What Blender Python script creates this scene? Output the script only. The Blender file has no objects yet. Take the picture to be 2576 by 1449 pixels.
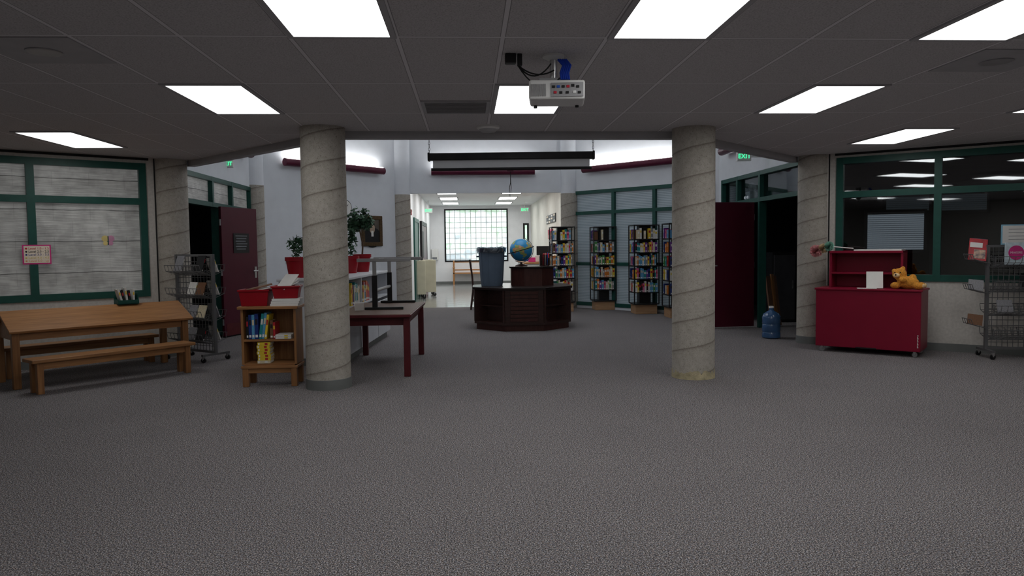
import bpy, bmesh, math, random
from mathutils import Vector, Matrix
random.seed(7)
S = bpy.context.scene; C = S.collection; PI = math.pi
try: S.view_settings.view_transform = 'Standard'
except Exception: pass
# ---------------------------------------------------------------- camera
F = 1840.0; H = 1.41; CEIL = 2.62
RC = (Matrix.Rotation(math.radians(-3.4), 3, 'Z') @ Matrix.Rotation(PI/2 - math.radians(3.25), 3, 'X')
      @ Matrix.Rotation(math.radians(-0.7), 3, 'Z'))
cam = bpy.data.objects.new('camera', bpy.data.cameras.new('camera')); C.objects.link(cam)
cam.matrix_world = Matrix.Translation((0, 0, H)) @ RC.to_4x4()
cam.data.sensor_width = 36; cam.data.lens = F*36/2576; cam.data.clip_end = 200
S.camera = cam
CP = Vector((0, 0, H)); FW = RC @ Vector((0, 0, -1))
def ray(px, py): return RC @ Vector(((px-1288)/F, -(py-724.5)/F, -1))
def onz(px, py, z=0):
    v = ray(px, py); return CP + v*((z-H)/v.z)
def atd(px, py, d): return CP + ray(px, py)*d
def onpl(px, py, p, n):
    v = ray(px, py); return CP + v*((p-CP).dot(n)/v.dot(n))
# ---------------------------------------------------------------- materials
def nd(nt, t, **kw):
    n = nt.nodes.new(t)
    for k, v in kw.items(): setattr(n, k, v)
    return n
def base_mat(name):
    m = bpy.data.materials.new(name); m.use_nodes = True
    nt = m.node_tree; return m, nt, nt.nodes['Principled BSDF'], nt.links.new
def clampc(c): return tuple(max(0, min(1, v)) for v in c[:3]) + (1,)
def mat(name, col, rough=.6, metal=0, var=.12, scale=6, bump=0, bscale=60, stretch=(1, 1, 1), emit=0, ecol=None, spec=.3, col2=None):
    m, nt, b, L = base_mat(name)
    tc = nd(nt, 'ShaderNodeTexCoord'); mp = nd(nt, 'ShaderNodeMapping'); mp.inputs['Scale'].default_value = stretch
    L(tc.outputs['Object'], mp.inputs['Vector'])
    n = nd(nt, 'ShaderNodeTexNoise'); n.inputs['Scale'].default_value = scale; n.inputs['Detail'].default_value = 5
    L(mp.outputs[0], n.inputs['Vector'])
    r = nd(nt, 'ShaderNodeValToRGB'); r.color_ramp.elements[0].position = .3; r.color_ramp.elements[1].position = .7
    r.color_ramp.elements[0].color = clampc([v*(1-var) for v in col]); r.color_ramp.elements[1].color = clampc(col2 or [v*(1+var) for v in col])
    L(n.outputs[0], r.inputs[0]); L(r.outputs[0], b.inputs['Base Color'])
    b.inputs['Roughness'].default_value = rough; b.inputs['Metallic'].default_value = metal; b.inputs['Specular IOR Level'].default_value = spec
    if bump:
        n2 = nd(nt, 'ShaderNodeTexNoise'); n2.inputs['Scale'].default_value = bscale; n2.inputs['Detail'].default_value = 4
        L(mp.outputs[0], n2.inputs['Vector'])
        bp = nd(nt, 'ShaderNodeBump'); bp.inputs['Strength'].default_value = bump; bp.inputs['Distance'].default_value = .01
        L(n2.outputs[0], bp.inputs['Height']); L(bp.outputs[0], b.inputs['Normal'])
    if emit:
        b.inputs['Emission Strength'].default_value = emit
        if ecol: b.inputs['Emission Color'].default_value = clampc(ecol)
        else: L(r.outputs[0], b.inputs['Emission Color'])
    return m
def wood(name, c1, c2, axis=0, rough=.4):
    st = [14, 14, 14]; st[axis] = .9
    return mat(name, c1, rough, var=0, col2=c2, scale=3.2, stretch=st, bump=.05, bscale=8, spec=.4)
def emis(name, col, st):
    m, nt, b, L = base_mat(name)
    b.inputs['Base Color'].default_value = clampc(col); b.inputs['Emission Color'].default_value = clampc(col)
    b.inputs['Emission Strength'].default_value = st; return m
def math_(nt, op, a, b=None):
    n = nd(nt, 'ShaderNodeMath', operation=op)
    for i, v in enumerate((a, b)):
        if v is None: continue
        if isinstance(v, (int, float)): n.inputs[i].default_value = v
        else: nt.links.new(v, n.inputs[i])
    return n.outputs[0]
def ramp(nt, fac, stops, interp='LINEAR'):
    r = nd(nt, 'ShaderNodeValToRGB'); cr = r.color_ramp; cr.interpolation = interp
    while len(cr.elements) < len(stops): cr.elements.new(.5)
    for e, (p, c) in zip(cr.elements, stops): e.position = p; e.color = clampc(c)
    nt.links.new(fac, r.inputs[0]); return r.outputs[0]
def mixc(nt, mode, fac, a, b):
    n = nd(nt, 'ShaderNodeMixRGB', blend_type=mode)
    for i, v in enumerate((fac, a, b)):
        if isinstance(v, (int, float)): n.inputs[i].default_value = v
        elif isinstance(v, tuple): n.inputs[i].default_value = clampc(v)
        else: nt.links.new(v, n.inputs[i])
    return n.outputs[0]
def noise(nt, vec, scale, det=4):
    n = nd(nt, 'ShaderNodeTexNoise'); n.inputs['Scale'].default_value = scale; n.inputs['Detail'].default_value = det
    nt.links.new(vec, n.inputs['Vector']); return n.outputs[0]
def bump(nt, b, h, s, d=.01):
    bp = nd(nt, 'ShaderNodeBump'); bp.inputs['Strength'].default_value = s; bp.inputs['Distance'].default_value = d
    nt.links.new(h, bp.inputs['Height']); nt.links.new(bp.outputs[0], b.inputs['Normal'])
# carpet
def carpet():
    m, nt, b, L = base_mat('carpet'); oc = nd(nt, 'ShaderNodeTexCoord').outputs['Object']
    n1 = noise(nt, oc, 155, 3); n2 = noise(nt, oc, 85, 2); n3 = noise(nt, oc, 1.2, 3); n4 = noise(nt, oc, 50, 3)
    c = ramp(nt, n1, [(.37, (.036, .034, .035)), (.46, (.130, .123, .123)), (.54, (.245, .232, .230)), (.64, (.64, .61, .59))])
    t = ramp(nt, n2, [(.35, (.74, .80, 1.0)), (.5, (1, 1, 1)), (.65, (1.0, .82, .78))])
    c = mixc(nt, 'MULTIPLY', .8, c, t)
    c = mixc(nt, 'MULTIPLY', .75, c, ramp(nt, n4, [(.34, (.55, .55, .55)), (.5, (.95, .95, .95)), (.66, (1, 1, 1))]))
    c = mixc(nt, 'MULTIPLY', .3, c, ramp(nt, n3, [(.3, (.75, .75, .77)), (.7, (1, 1, 1))]))
    L(c, b.inputs['Base Color']); b.inputs['Roughness'].default_value = .95; b.inputs['Specular IOR Level'].default_value = .1
    bump(nt, b, n1, .4, .005); return m
def ceiling_mat():
    m, nt, b, L = base_mat('ceiling_tile'); oc = nd(nt, 'ShaderNodeTexCoord').outputs['Object']
    sp = nd(nt, 'ShaderNodeSeparateXYZ'); L(oc, sp.inputs[0])
    def line(o, off, per, w):
        f = math_(nt, 'FRACT', math_(nt, 'ADD', math_(nt, 'DIVIDE', math_(nt, 'SUBTRACT', o, off), per), 100.5))
        return math_(nt, 'LESS_THAN', math_(nt, 'ABSOLUTE', math_(nt, 'SUBTRACT', f, .5)), w/per)
    g = math_(nt, 'MAXIMUM', line(sp.outputs[0], .22, .61, .012), line(sp.outputs[1], 4.31, 1.2, .012))
    g2 = math_(nt, 'MAXIMUM', line(sp.outputs[0], .22, .61, .017), line(sp.outputs[1], 4.31, 1.2, .017))
    n1 = noise(nt, oc, 110, 4)
    c = ramp(nt, n1, [(.3, (.38, .365, .375)), (.5, (.56, .54, .55)), (.7, (.62, .60, .61))])
    c = mixc(nt, 'MIX', g2, c, (.29, .28, .285)); c = mixc(nt, 'MIX', g, c, (.76, .74, .76))
    L(c, b.inputs['Base Color']); b.inputs['Roughness'].default_value = .9; bump(nt, b, n1, .25, .004); return m
def concrete(seed):
    m, nt, b, L = base_mat('spiral_concrete'); oc = nd(nt, 'ShaderNodeTexCoord').outputs['Object']
    sp = nd(nt, 'ShaderNodeSeparateXYZ'); L(oc, sp.inputs[0])
    a = math_(nt, 'DIVIDE', math_(nt, 'ARCTAN2', sp.outputs[1], sp.outputs[0]), 2*PI)
    big = noise(nt, oc, 3.5, 3)
    f = math_(nt, 'FRACT', math_(nt, 'ADD', math_(nt, 'SUBTRACT', math_(nt, 'DIVIDE', sp.outputs[2], .295), a), math_(nt, 'ADD', seed+10, math_(nt, 'MULTIPLY', big, .035))))
    seam = ramp(nt, f, [(0, (.50, .48, .46)), (.024, (.57, .55, .53)), (.055, (.97, .97, .96)), (.2, (1, 1, 1)), (.82, (.99, .99, .98)), (.94, (.90, .89, .88)), (1, (.70, .68, .66))])
    n1 = noise(nt, oc, 22, 7); n2 = noise(nt, oc, 70, 4); n3 = noise(nt, oc, 180, 2)
    c = ramp(nt, n1, [(.25, (.40, .37, .325)), (.5, (.465, .435, .39)), (.75, (.52, .49, .445))])
    c = mixc(nt, 'MULTIPLY', 1, c, seam)
    c = mixc(nt, 'MULTIPLY', .75, c, ramp(nt, n2, [(.28, (.40, .38, .35)), (.40, (1, 1, 1))]))
    c = mixc(nt, 'MULTIPLY', .6, c, ramp(nt, n3, [(.3, (.65, .64, .62)), (.6, (1, 1, 1))]))
    L(c, b.inputs['Base Color']); b.inputs['Roughness'].default_value = .85; b.inputs['Specular IOR Level'].default_value = .2
    bump(nt, b, math_(nt, 'ADD', n2, math_(nt, 'MULTIPLY', math_(nt, 'GREATER_THAN', f, .04), .6)), .5, .006); return m
def foil():
    m, nt, b, L = base_mat('wrinkled_foil'); oc = nd(nt, 'ShaderNodeTexCoord').outputs['Object']
    sp = nd(nt, 'ShaderNodeSeparateXYZ'); L(oc, sp.inputs[0])
    w = noise(nt, oc, 1.6, 6)
    mp = nd(nt, 'ShaderNodeMapping'); mp.inputs['Scale'].default_value = (1.6, 1, 30); L(oc, mp.inputs[0])
    w2 = noise(nt, mp.outputs[0], 2.6, 5)
    w3 = noise(nt, oc, 1.0, 3); w4 = noise(nt, oc, 7, 6)
    z = math_(nt, 'ADD', math_(nt, 'DIVIDE', sp.outputs[2], .39), math_(nt, 'MULTIPLY', w, .12))
    f = math_(nt, 'FRACT', z)
    c = ramp(nt, w2, [(.3, (.29, .29, .285)), (.48, (.36, .36, .35)), (.7, (.46, .46, .45))])
    c = mixc(nt, 'MULTIPLY', .75, c, ramp(nt, w4, [(.35, (.65, .65, .65)), (.6, (1, 1, 1))]))
    c = mixc(nt, 'MULTIPLY', .75, c, ramp(nt, w3, [(.35, (.55, .55, .55)), (.65, (1, 1, 1))]))
    c = mixc(nt, 'MULTIPLY', 1, c, ramp(nt, f, [(0, (.05, .05, .05)), (.012, (.2, .2, .2)), (.03, (1, 1, 1)), (1, (.9, .9, .89))]))
    br = nd(nt, 'ShaderNodeTexBrick'); mb_ = nd(nt, 'ShaderNodeCombineXYZ'); L(sp.outputs[0], mb_.inputs[0]); L(sp.outputs[2], mb_.inputs[1])
    L(mb_.outputs[0], br.inputs['Vector']); br.inputs['Scale'].default_value = 1; br.inputs['Brick Width'].default_value = .40; br.inputs['Row Height'].default_value = .20; br.inputs['Mortar Size'].default_value = .006; br.inputs['Mortar Smooth'].default_value = .8
    c = mixc(nt, 'MULTIPLY', math_(nt, 'MULTIPLY', br.outputs['Fac'], .22), c, (.3, .3, .3))
    L(c, b.inputs['Base Color']); L(c, b.inputs['Emission Color']); b.inputs['Emission Strength'].default_value = .25  # mild emission in place of daylight coming through the film
    b.inputs['Roughness'].default_value = .45; b.inputs['Metallic'].default_value = .15; bump(nt, b, w2, .2, .02); return m
def blinds(name, c1, c2, em, per=.035):
    m, nt, b, L = base_mat(name); oc = nd(nt, 'ShaderNodeTexCoord').outputs['Object']
    sp = nd(nt, 'ShaderNodeSeparateXYZ'); L(oc, sp.inputs[0])
    f = math_(nt, 'FRACT', math_(nt, 'DIVIDE', sp.outputs[2], per))
    c = ramp(nt, f, [(0, c1), (.3, c2), (.75, c2), (1, c1)])
    L(c, b.inputs['Base Color']); L(c, b.inputs['Emission Color']); b.inputs['Emission Strength'].default_value = em  # emission puts the backlight into the slat colour
    b.inputs['Roughness'].default_value = .35; return m
def glass(name, tint, gl=.12):
    m, nt, b, L = base_mat(name); nt.nodes.remove(b)
    t = nd(nt, 'ShaderNodeBsdfTransparent'); t.inputs[0].default_value = clampc(tint)
    g = nd(nt, 'ShaderNodeBsdfGlossy'); g.inputs['Roughness'].default_value = .02
    g.inputs['Color'].default_value = (.9, .93, .95, 1)
    lw = nd(nt, 'ShaderNodeLayerWeight'); lw.inputs[0].default_value = .35
    mx = nd(nt, 'ShaderNodeMixShader'); L(math_(nt, 'ADD', math_(nt, 'MULTIPLY', lw.outputs[0], .5), gl), mx.inputs[0])
    L(t.outputs[0], mx.inputs[1]); L(g.outputs[0], mx.inputs[2]); L(mx.outputs[0], nt.nodes['Material Output'].inputs[0]); return m
def globe_mat():
    m, nt, b, L = base_mat('globe_map'); oc = nd(nt, 'ShaderNodeTexCoord').outputs['Object']
    n1 = noise(nt, oc, 6.5, 4); n2 = noise(nt, oc, 12, 2)
    land = ramp(nt, n2, [(.35, (.65, .50, .14)), (.5, (.30, .50, .14)), (.62, (.70, .28, .14)), (.7, (.8, .7, .35))])
    c = mixc(nt, 'MIX', math_(nt, 'GREATER_THAN', n1, .54), (.035, .32, .66), land)
    L(c, b.inputs['Base Color']); b.inputs['Roughness'].default_value = .3; return m
def outside_mat():
    m, nt, b, L = base_mat('daylight_glass_block'); oc = nd(nt, 'ShaderNodeTexCoord').outputs['Object']
    sp = nd(nt, 'ShaderNodeSeparateXYZ'); L(oc, sp.inputs[0])
    n1 = noise(nt, oc, 1.8, 7)
    zz = math_(nt, 'ADD', n1, math_(nt, 'MULTIPLY', math_(nt, 'SUBTRACT', sp.outputs[2], 1.9), .09))
    c = ramp(nt, zz, [(.36, (.46, .54, .58)), (.44, (.78, .90, .92)), (.54, (.84, .97, .92)), (.60, (.50, .75, .54)), (.66, (.70, .90, .77)), (.74, (.88, .97, .93))])
    L(c, b.inputs['Base Color']); L(c, b.inputs['Emission Color']); b.inputs['Emission Strength'].default_value = 1.05; return m
def tile_floor():
    m, nt, b, L = base_mat('polished_tile'); oc = nd(nt, 'ShaderNodeTexCoord').outputs['Object']
    ch = nd(nt, 'ShaderNodeTexChecker'); ch.inputs['Scale'].default_value = 3.3; L(oc, ch.inputs[0])
    ch.inputs[1].default_value = (.40, .40, .38, 1); ch.inputs[2].default_value = (.24, .25, .25, 1)
    c = mixc(nt, 'MULTIPLY', .5, ch.outputs[0], ramp(nt, noise(nt, oc, 25, 4), [(.3, (.6, .6, .6)), (.7, (1, 1, 1))]))
    L(c, b.inputs['Base Color']); b.inputs['Roughness'].default_value = .14; b.inputs['Specular IOR Level'].default_value = .7; return m
K = {}
K['carpet'] = carpet(); K['ceil'] = ceiling_mat(); K['foil'] = foil()
K['wall_panel'] = mat('vinyl_wall_panel', (.55, .525, .49), .8, var=.10, scale=30, bump=.1)
K['blue_wall'] = mat('pale_blue_paint', (.735, .77, .82), .8, var=.03, scale=4, bump=.05, bscale=90)
K['white_wall'] = mat('white_paint', (.80, .81, .83), .8, var=.03, scale=4)
K['cream_wall'] = mat('cream_paint', (.74, .725, .67), .8, var=.04, scale=4)
K['grey_trim'] = mat('grey_painted_beam', (.42, .415, .43), .6, var=.06)
K['base'] = mat('grey_rubber_base', (.16, .17, .165), .5, var=.1)
K['green'] = mat('green_painted_frame', (.012, .075, .060), .4, var=.1, scale=12)
K['dark'] = mat('unlit_room_shade', (.05, .05, .055), .9)  # near-black colour carries the darkness of the unlit rooms
K['ventback'] = mat('vent_backing', (.12, .12, .125), .9)
K['black'] = mat('black_plastic', (.012, .012, .013), .45, var=.2)
K['blackmetal'] = mat('black_powder_coat', (.02, .02, .022), .4, .3, var=.2)
K['maroon'] = mat('maroon_door_paint', (.075, .006, .019), .35, var=.08, scale=3)
K['maroon_tube'] = mat('maroon_enamel', (.10, .012, .035), .35, var=.1)
K['maroon_leg'] = mat('dark_maroon_wood', (.09, .012, .016), .35, var=.2)
K['red'] = mat('crimson_cabinet_paint', (.225, .004, .026), .4, var=.05, scale=3)
K['redplastic'] = mat('red_plastic', (.30, .006, .014), .35, var=.08)
K['oakx'] = wood('golden_oak', (.25, .112, .042), (.40, .195, .078), 0)
K['oakz'] = wood('golden_oak_upright', (.22, .096, .035), (.36, .172, .066), 2)
K['ply'] = wood('pale_oak_base', (.36, .20, .10), (.48, .30, .17), 0)
K['cherry'] = wood('dark_cherry', (.030, .012, .010), (.055, .022, .017), 0, .35)
K['cherryr'] = mat('cherry_veneer', (.070, .024, .020), .4, var=.2, stretch=(8, 8, 1))
K['cherrytop'] = mat('cherry_black_top', (.022, .015, .014), .3, var=.2)
K['brownlam'] = mat('brown_laminate', (.17, .105, .078), .45, var=.12, scale=40)
K['white'] = mat('white_plastic', (.74, .74, .73), .5, var=.04)
K['muntin'] = mat('pale_grey_muntin', (.55, .57, .57), .5, var=.05)
K['whitelam'] = mat('white_laminate', (.60, .62, .66), .4, var=.04)
K['paper'] = mat('paper', (.78, .77, .75), .8, var=.05)
K['chrome'] = mat('brushed_steel', (.55, .55, .55), .3, .9, var=.1)
K['greymetal'] = mat('grey_metal', (.36, .36, .37), .4, .4, var=.1)
K['wire'] = mat('grey_wire', (.15, .15, .155), .45, .3, var=.1)
K['beige'] = mat('beige_cart_enamel', (.62, .58, .44), .5, var=.05)
K['lens'] = emis('fluorescent_diffuser', (1, 1, .985), 6.0)
K['lensfar'] = emis('far_fluorescent_diffuser', (1, 1, .98), 9.5)
K['cove'] = emis('cove_lamp', (1, .985, .96), 20.0)
K['sky'] = emis('fill_panel_glow', (.94, .97, 1), 1.7)  # emission of the unseen fill panel added over the rotunda
K['exitg'] = emis('exit_green', (.05, .95, .38), 1.4)
K['pane'] = glass('dark_pane', (.55, .57, .58), .10)
K['fabric'] = mat('screen_fabric', (.72, .74, .78), .9, var=.03)
K['leaf'] = mat('leaf', (.025, .075, .035), .5, var=.5, scale=18, col2=(.06, .15, .08))
K['soil'] = mat('soil', (.03, .02, .015), .9)
K['bark'] = mat('bark', (.12, .075, .045), .8)
K['binblue'] = mat('slate_blue_plastic', (.13, .18, .25), .5, var=.08)
K['globe'] = globe_mat(); K['outside'] = outside_mat(); K['tile'] = tile_floor()
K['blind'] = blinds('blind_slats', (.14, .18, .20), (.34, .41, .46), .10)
K['blindlit'] = blinds('glowing_blind_slats', (.10, .12, .15), (.62, .70, .78), .5)
K['plush'] = mat('orange_plush', (.66, .28, .040), .95, var=.3, scale=60, bump=.8, bscale=120)
K['plushlight'] = mat('cream_plush', (.80, .58, .32), .95, var=.2, scale=60, bump=.6)
K['blueclear'] = mat('blue_water_jug', (.04, .10, .22), .12, var=.15, spec=.6)
K['bluecable'] = mat('blue_cable', (.01, .05, .45), .5)
K['redport'] = mat('red_port', (.5, .02, .04), .5)
K['blueport'] = mat('blue_port', (.02, .1, .5), .5)
K['glue'] = mat('dried_glue', (.48, .42, .27), .9, var=.3, scale=14, bump=.6)
K['brown'] = mat('brown_card', (.20, .11, .07), .8)
K['portrait'] = mat('portrait_backdrop', (.10, .085, .07), .6, var=.3, scale=4)
K['suit'] = mat('dark_suit', (.012, .012, .014), .7)
K['skin'] = mat('sepia_face', (.42, .32, .24), .7)
K['pink'] = mat('pink_card', (.60, .04, .22), .7)
K['cream'] = mat('cream_label', (.82, .72, .60), .8, var=.04)
K['textblack'] = mat('black_ink', (.01, .01, .012), .7)
K['textred'] = mat('red_ink', (.55, .01, .03), .7)
K['textblue'] = mat('blue_ink', (.02, .05, .25), .7)
K['textorange'] = mat('orange_ink', (.75, .40, .20), .7)
K['textyellow'] = mat('yellow_ink', (.75, .60, .20), .7)
K['bag'] = glass('clear_bag', (.80, .82, .84), .22)
K['dim'] = mat('dim_poster', (.20, .21, .23), .8)
K['tanwood'] = wood('honey_wood', (.34, .15, .05), (.50, .25, .10), 0)
# ---------------------------------------------------------------- mesh builder
class MB:
    def __init__(s): s.b = bmesh.new()
    def box(s, c, d, rot=None):
        M = Matrix.Translation(c)
        if rot is not None: M = M @ rot.to_4x4()
        bmesh.ops.create_cube(s.b, size=1, matrix=M @ Matrix.Diagonal((d[0], d[1], d[2], 1))); return s
    def bx(s, x0, x1, y0, y1, z0, z1): return s.box(((x0+x1)/2, (y0+y1)/2, (z0+z1)/2), (abs(x1-x0), abs(y1-y0), abs(z1-z0)))
    def prism(s, poly, z0, z1):
        lo = [s.b.verts.new((p[0], p[1], z0)) for p in poly]; hi = [s.b.verts.new((p[0], p[1], z1)) for p in poly]
        n = len(poly); s.b.faces.new(lo[::-1]); s.b.faces.new(hi)
        for i in range(n): s.b.faces.new((lo[i], lo[(i+1) % n], hi[(i+1) % n], hi[i]))
        return s
    def face(s, pts): s.b.faces.new([s.b.verts.new(p) for p in pts]); return s
    def tube(s, pts, r, n=8, closed=False):
        pts = [Vector(p) for p in pts]; N = len(pts); rings = []
        for i, p in enumerate(pts):
            a = pts[(i-1) % N] if closed else pts[max(0, i-1)]; b = pts[(i+1) % N] if closed else pts[min(N-1, i+1)]
            t = (b-a).normalized(); up = Vector((0, 0, 1)) if abs(t.z) < .9 else Vector((1, 0, 0))
            u = t.cross(up).normalized(); v = t.cross(u)
            rr = r[i] if isinstance(r, (list, tuple)) else r
            rings.append([s.b.verts.new(p + (u*math.cos(2*PI*k/n) + v*math.sin(2*PI*k/n))*rr) for k in range(n)])
        for i in range(N if closed else N-1):
            A, B = rings[i], rings[(i+1) % N]
            for k in range(n): s.b.faces.new((A[k], A[(k+1) % n], B[(k+1) % n], B[k]))
        if not closed: s.b.faces.new(rings[0][::-1]); s.b.faces.new(rings[-1])
        return s
    def lathe(s, prof, n=32, c=(0, 0, 0), wob=None):
        rings = []
        for (r, z) in prof:
            rings.append([s.b.verts.new((c[0]+(r+(random.uniform(-wob, wob) if wob else 0))*math.cos(2*PI*k/n), c[1]+(r+(random.uniform(-wob, wob) if wob else 0))*math.sin(2*PI*k/n), c[2]+z+(random.uniform(-wob, wob) if wob else 0))) for k in range(n)])
        for A, B in zip(rings, rings[1:]):
            for k in range(n): s.b.faces.new((A[k], A[(k+1) % n], B[(k+1) % n], B[k]))
        s.b.faces.new(rings[0][::-1]); s.b.faces.new(rings[-1]); return s
    def ball(s, c, r, seg=16, sc=(1, 1, 1), rot=None):
        M = Matrix.Translation(c)
        if rot is not None: M = M @ rot.to_4x4()
        bmesh.ops.create_uvsphere(s.b, u_segments=seg, v_segments=max(6, seg*2//3), radius=r, matrix=M @ Matrix.Diagonal((sc[0], sc[1], sc[2], 1))); return s
    def done(s, name, m, parent=None, bevel=0, smooth=False, loc=None, rz=0):
        bmesh.ops.recalc_face_normals(s.b, faces=s.b.faces)
        me = bpy.data.meshes.new(name); s.b.to_mesh(me); s.b.free()
        me.materials.append(K[m] if isinstance(m, str) else m)
        if smooth:
            for p in me.polygons: p.use_smooth = True
            me.set_sharp_from_angle(angle=math.radians(40))
        o = bpy.data.objects.new(name, me); C.objects.link(o)
        if parent: o.parent = parent
        if loc is not None: o.location = loc
        o.rotation_euler.z = rz
        if bevel:
            bv = o.modifiers.new('bevel', 'BEVEL'); bv.width = bevel; bv.segments = 2; bv.limit_method = 'ANGLE'
        return o
def thing(name, label, cat, loc=(0, 0, 0), rz=0, group=None):
    o = bpy.data.objects.new(name, None); C.objects.link(o); o.empty_display_size = .1
    o.location = loc; o.rotation_euler = (0, 0, rz); o['label'] = label; o['category'] = cat
    if group: o['group'] = group
    return o
def tag(o, label, cat, group=None):
    o['label'] = label; o['category'] = cat
    if group: o['group'] = group
    return o
def st(o): o['kind'] = 'structure'; return o
def text(body, size, m, parent, loc, rz=0, name='lettering', rx=PI/2, mirror=False, align='CENTER'):
    cu = bpy.data.curves.new('t', 'FONT'); cu.body = body; cu.size = size; cu.align_x = align; cu.align_y = 'CENTER'; cu.extrude = .0008
    o = bpy.data.objects.new('t', cu); C.objects.link(o)
    dg = bpy.context.evaluated_depsgraph_get(); me = bpy.data.meshes.new_from_object(o.evaluated_get(dg))
    bpy.data.objects.remove(o); me.materials.clear(); me.materials.append(K[m])
    t = bpy.data.objects.new(name, me); C.objects.link(t); t.parent = parent; t.location = loc; t.rotation_euler = (rx, 0, rz)
    if mirror: t.scale = (-1, 1, 1)
    return t
ORD = ['first', 'second', 'third', 'fourth', 'fifth', 'sixth', 'seventh', 'eighth', 'ninth', 'tenth', 'eleventh', 'twelfth', 'thirteenth', 'fourteenth', 'fifteenth', 'sixteenth', 'seventeenth', 'eighteenth', 'nineteenth', 'twentieth', 'twenty-first', 'twenty-second', 'twenty-third', 'twenty-fourth']
# ---------------------------------------------------------------- books
BC = {'red': (.42, .02, .03), 'navy blue': (.015, .035, .18), 'sky blue': (.10, .32, .55), 'teal': (.02, .24, .26), 'green': (.06, .25, .07),
      'yellow': (.72, .52, .04), 'orange': (.65, .20, .03), 'white': (.70, .69, .66), 'black': (.015, .015, .017), 'purple': (.16, .04, .28),
      'pink': (.62, .13, .28), 'brown': (.17, .08, .04), 'grey': (.26, .26, .28), 'cream': (.62, .54, .38)}
BM = {}
for cn, cc in BC.items():
    b = bmesh.new()
    def cub(c, d, mi):
        r = bmesh.ops.create_cube(b, size=1, matrix=Matrix.Translation(c) @ Matrix.Diagonal((d[0], d[1], d[2], 1)))
        for f in {f for v in r['verts'] for f in v.link_faces}: f.material_index = mi
    cub((-.46, 0, .5), (.08, 1, 1), 0); cub((.46, 0, .5), (.08, 1, 1), 0); cub((0, -.48, .5), (.84, .04, 1), 0)
    cub((0, .0, .5), (.84, .92, .95), 1); cub((0, -.501, .68), (.7, .006, .22), 2); cub((0, -.501, .12), (.7, .006, .1), 1)
    me = bpy.data.meshes.new('book'); b.to_mesh(me); b.free()
    alt = random.choice(['white', 'black', 'yellow', 'cream', 'red'])
    me.materials.append(mat('book_cover_'+cn.replace(' ', '_'), cc, .45, var=.25, scale=14)); me.materials.append(K['paper'])
    me.materials.append(mat('spine_label_'+cn.replace(' ', '_'), BC[alt], .5)); BM[cn] = me
def book(cn, loc, size, label, group, rz=0, lean=0, flat=False, tilt=0):
    o = bpy.data.objects.new('book', BM[cn]); C.objects.link(o); o.scale = size
    if flat: o.rotation_euler = (0, PI/2, rz)
    else: o.rotation_euler = (tilt, lean, rz)
    o.location = loc; return tag(o, label, 'book', group)
CN = list(BC)
# ---------------------------------------------------------------- wall frames
class W:
    def __init__(s, P, Q):
        s.P = Vector((P[0], P[1], 0)); d = Vector((Q[0]-P[0], Q[1]-P[1], 0)); s.L = d.length
        s.a = math.atan2(d.y, d.x); s.u = d.normalized(); s.n = Vector((-s.u.y, s.u.x, 0))
    def at(s, px, py, off=0):
        p = onpl(px, py, s.P+s.n*off, s.n); return (p-s.P).dot(s.u), p.z
    def w(s, x, off, z): return s.P + s.u*x + s.n*off + Vector((0, 0, z))
    def obj(s, mb, name, m, **k): return mb.done(name, m, loc=s.P, rz=s.a, **k)
    def wall(s, name, z0, z1, m, holes=(), t=.12, x0=0, x1=None):
        x1 = s.L if x1 is None else x1
        xs = sorted({x0, x1, *[v for h in holes for v in h[:2]]}); zs = sorted({z0, z1, *[v for h in holes for v in h[2:]]})
        mb = MB()
        for a, b in zip(xs, xs[1:]):
            for c, d in zip(zs, zs[1:]):
                if any(h[0]-1e-6 <= a and b <= h[1]+1e-6 and h[2]-1e-6 <= c and d <= h[3]+1e-6 for h in holes): continue
                mb.bx(a, b, 0, t, c, d)
        return st(s.obj(mb, name, m))
def window(name, w, xs, zs, m='green', bar=.07, dep=.12, pane='pane', po=.05):
    mb = MB()
    for x in xs: mb.bx(x-bar/2, x+bar/2, -.02, dep-.02, zs[0]-bar/2, zs[-1]+bar/2)
    for z in zs:
        for a, b in zip(xs, xs[1:]): mb.bx(a+bar/2, b-bar/2, -.018, dep-.022, z-bar/2, z+bar/2)
    o = st(w.obj(mb, name, m))
    for a, b in zip(xs, xs[1:]):
        for j, (c, d) in enumerate(zip(zs, zs[1:])):
            MB().bx(a+bar/2, b-bar/2, po, po+.008, c+bar/2, d-bar/2).done('pane', pane if isinstance(pane, str) else pane[j], o)
    return o
V = [(-1.44, 7.52), (-3.98, 10.15), (-3.98, 13.95), (-1.48, 16.7), (2.33, 16.7), (4.86, 13.95), (4.86, 10.05), (2.38, 7.62)]
def inset(v, k=.27):
    d = Vector((.45-v[0], 12.1-v[1])).normalized()*k; return (v[0]+d.x, v[1]+d.y)
VI = [inset(v) for v in V]
LW0 = (-4.08, 9.98); RW0 = (4.95, 9.86)
WL = W((-7.3, 7.63), LW0); WR = W(RW0, (7.5, 7.95))
W12 = W(V[1], V[2]); W23 = W(V[2], V[3]); W34 = W(V[3], V[4]); W45 = W(V[4], V[5]); W56 = W(V[5], V[6])
TOP = 4.5
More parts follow.
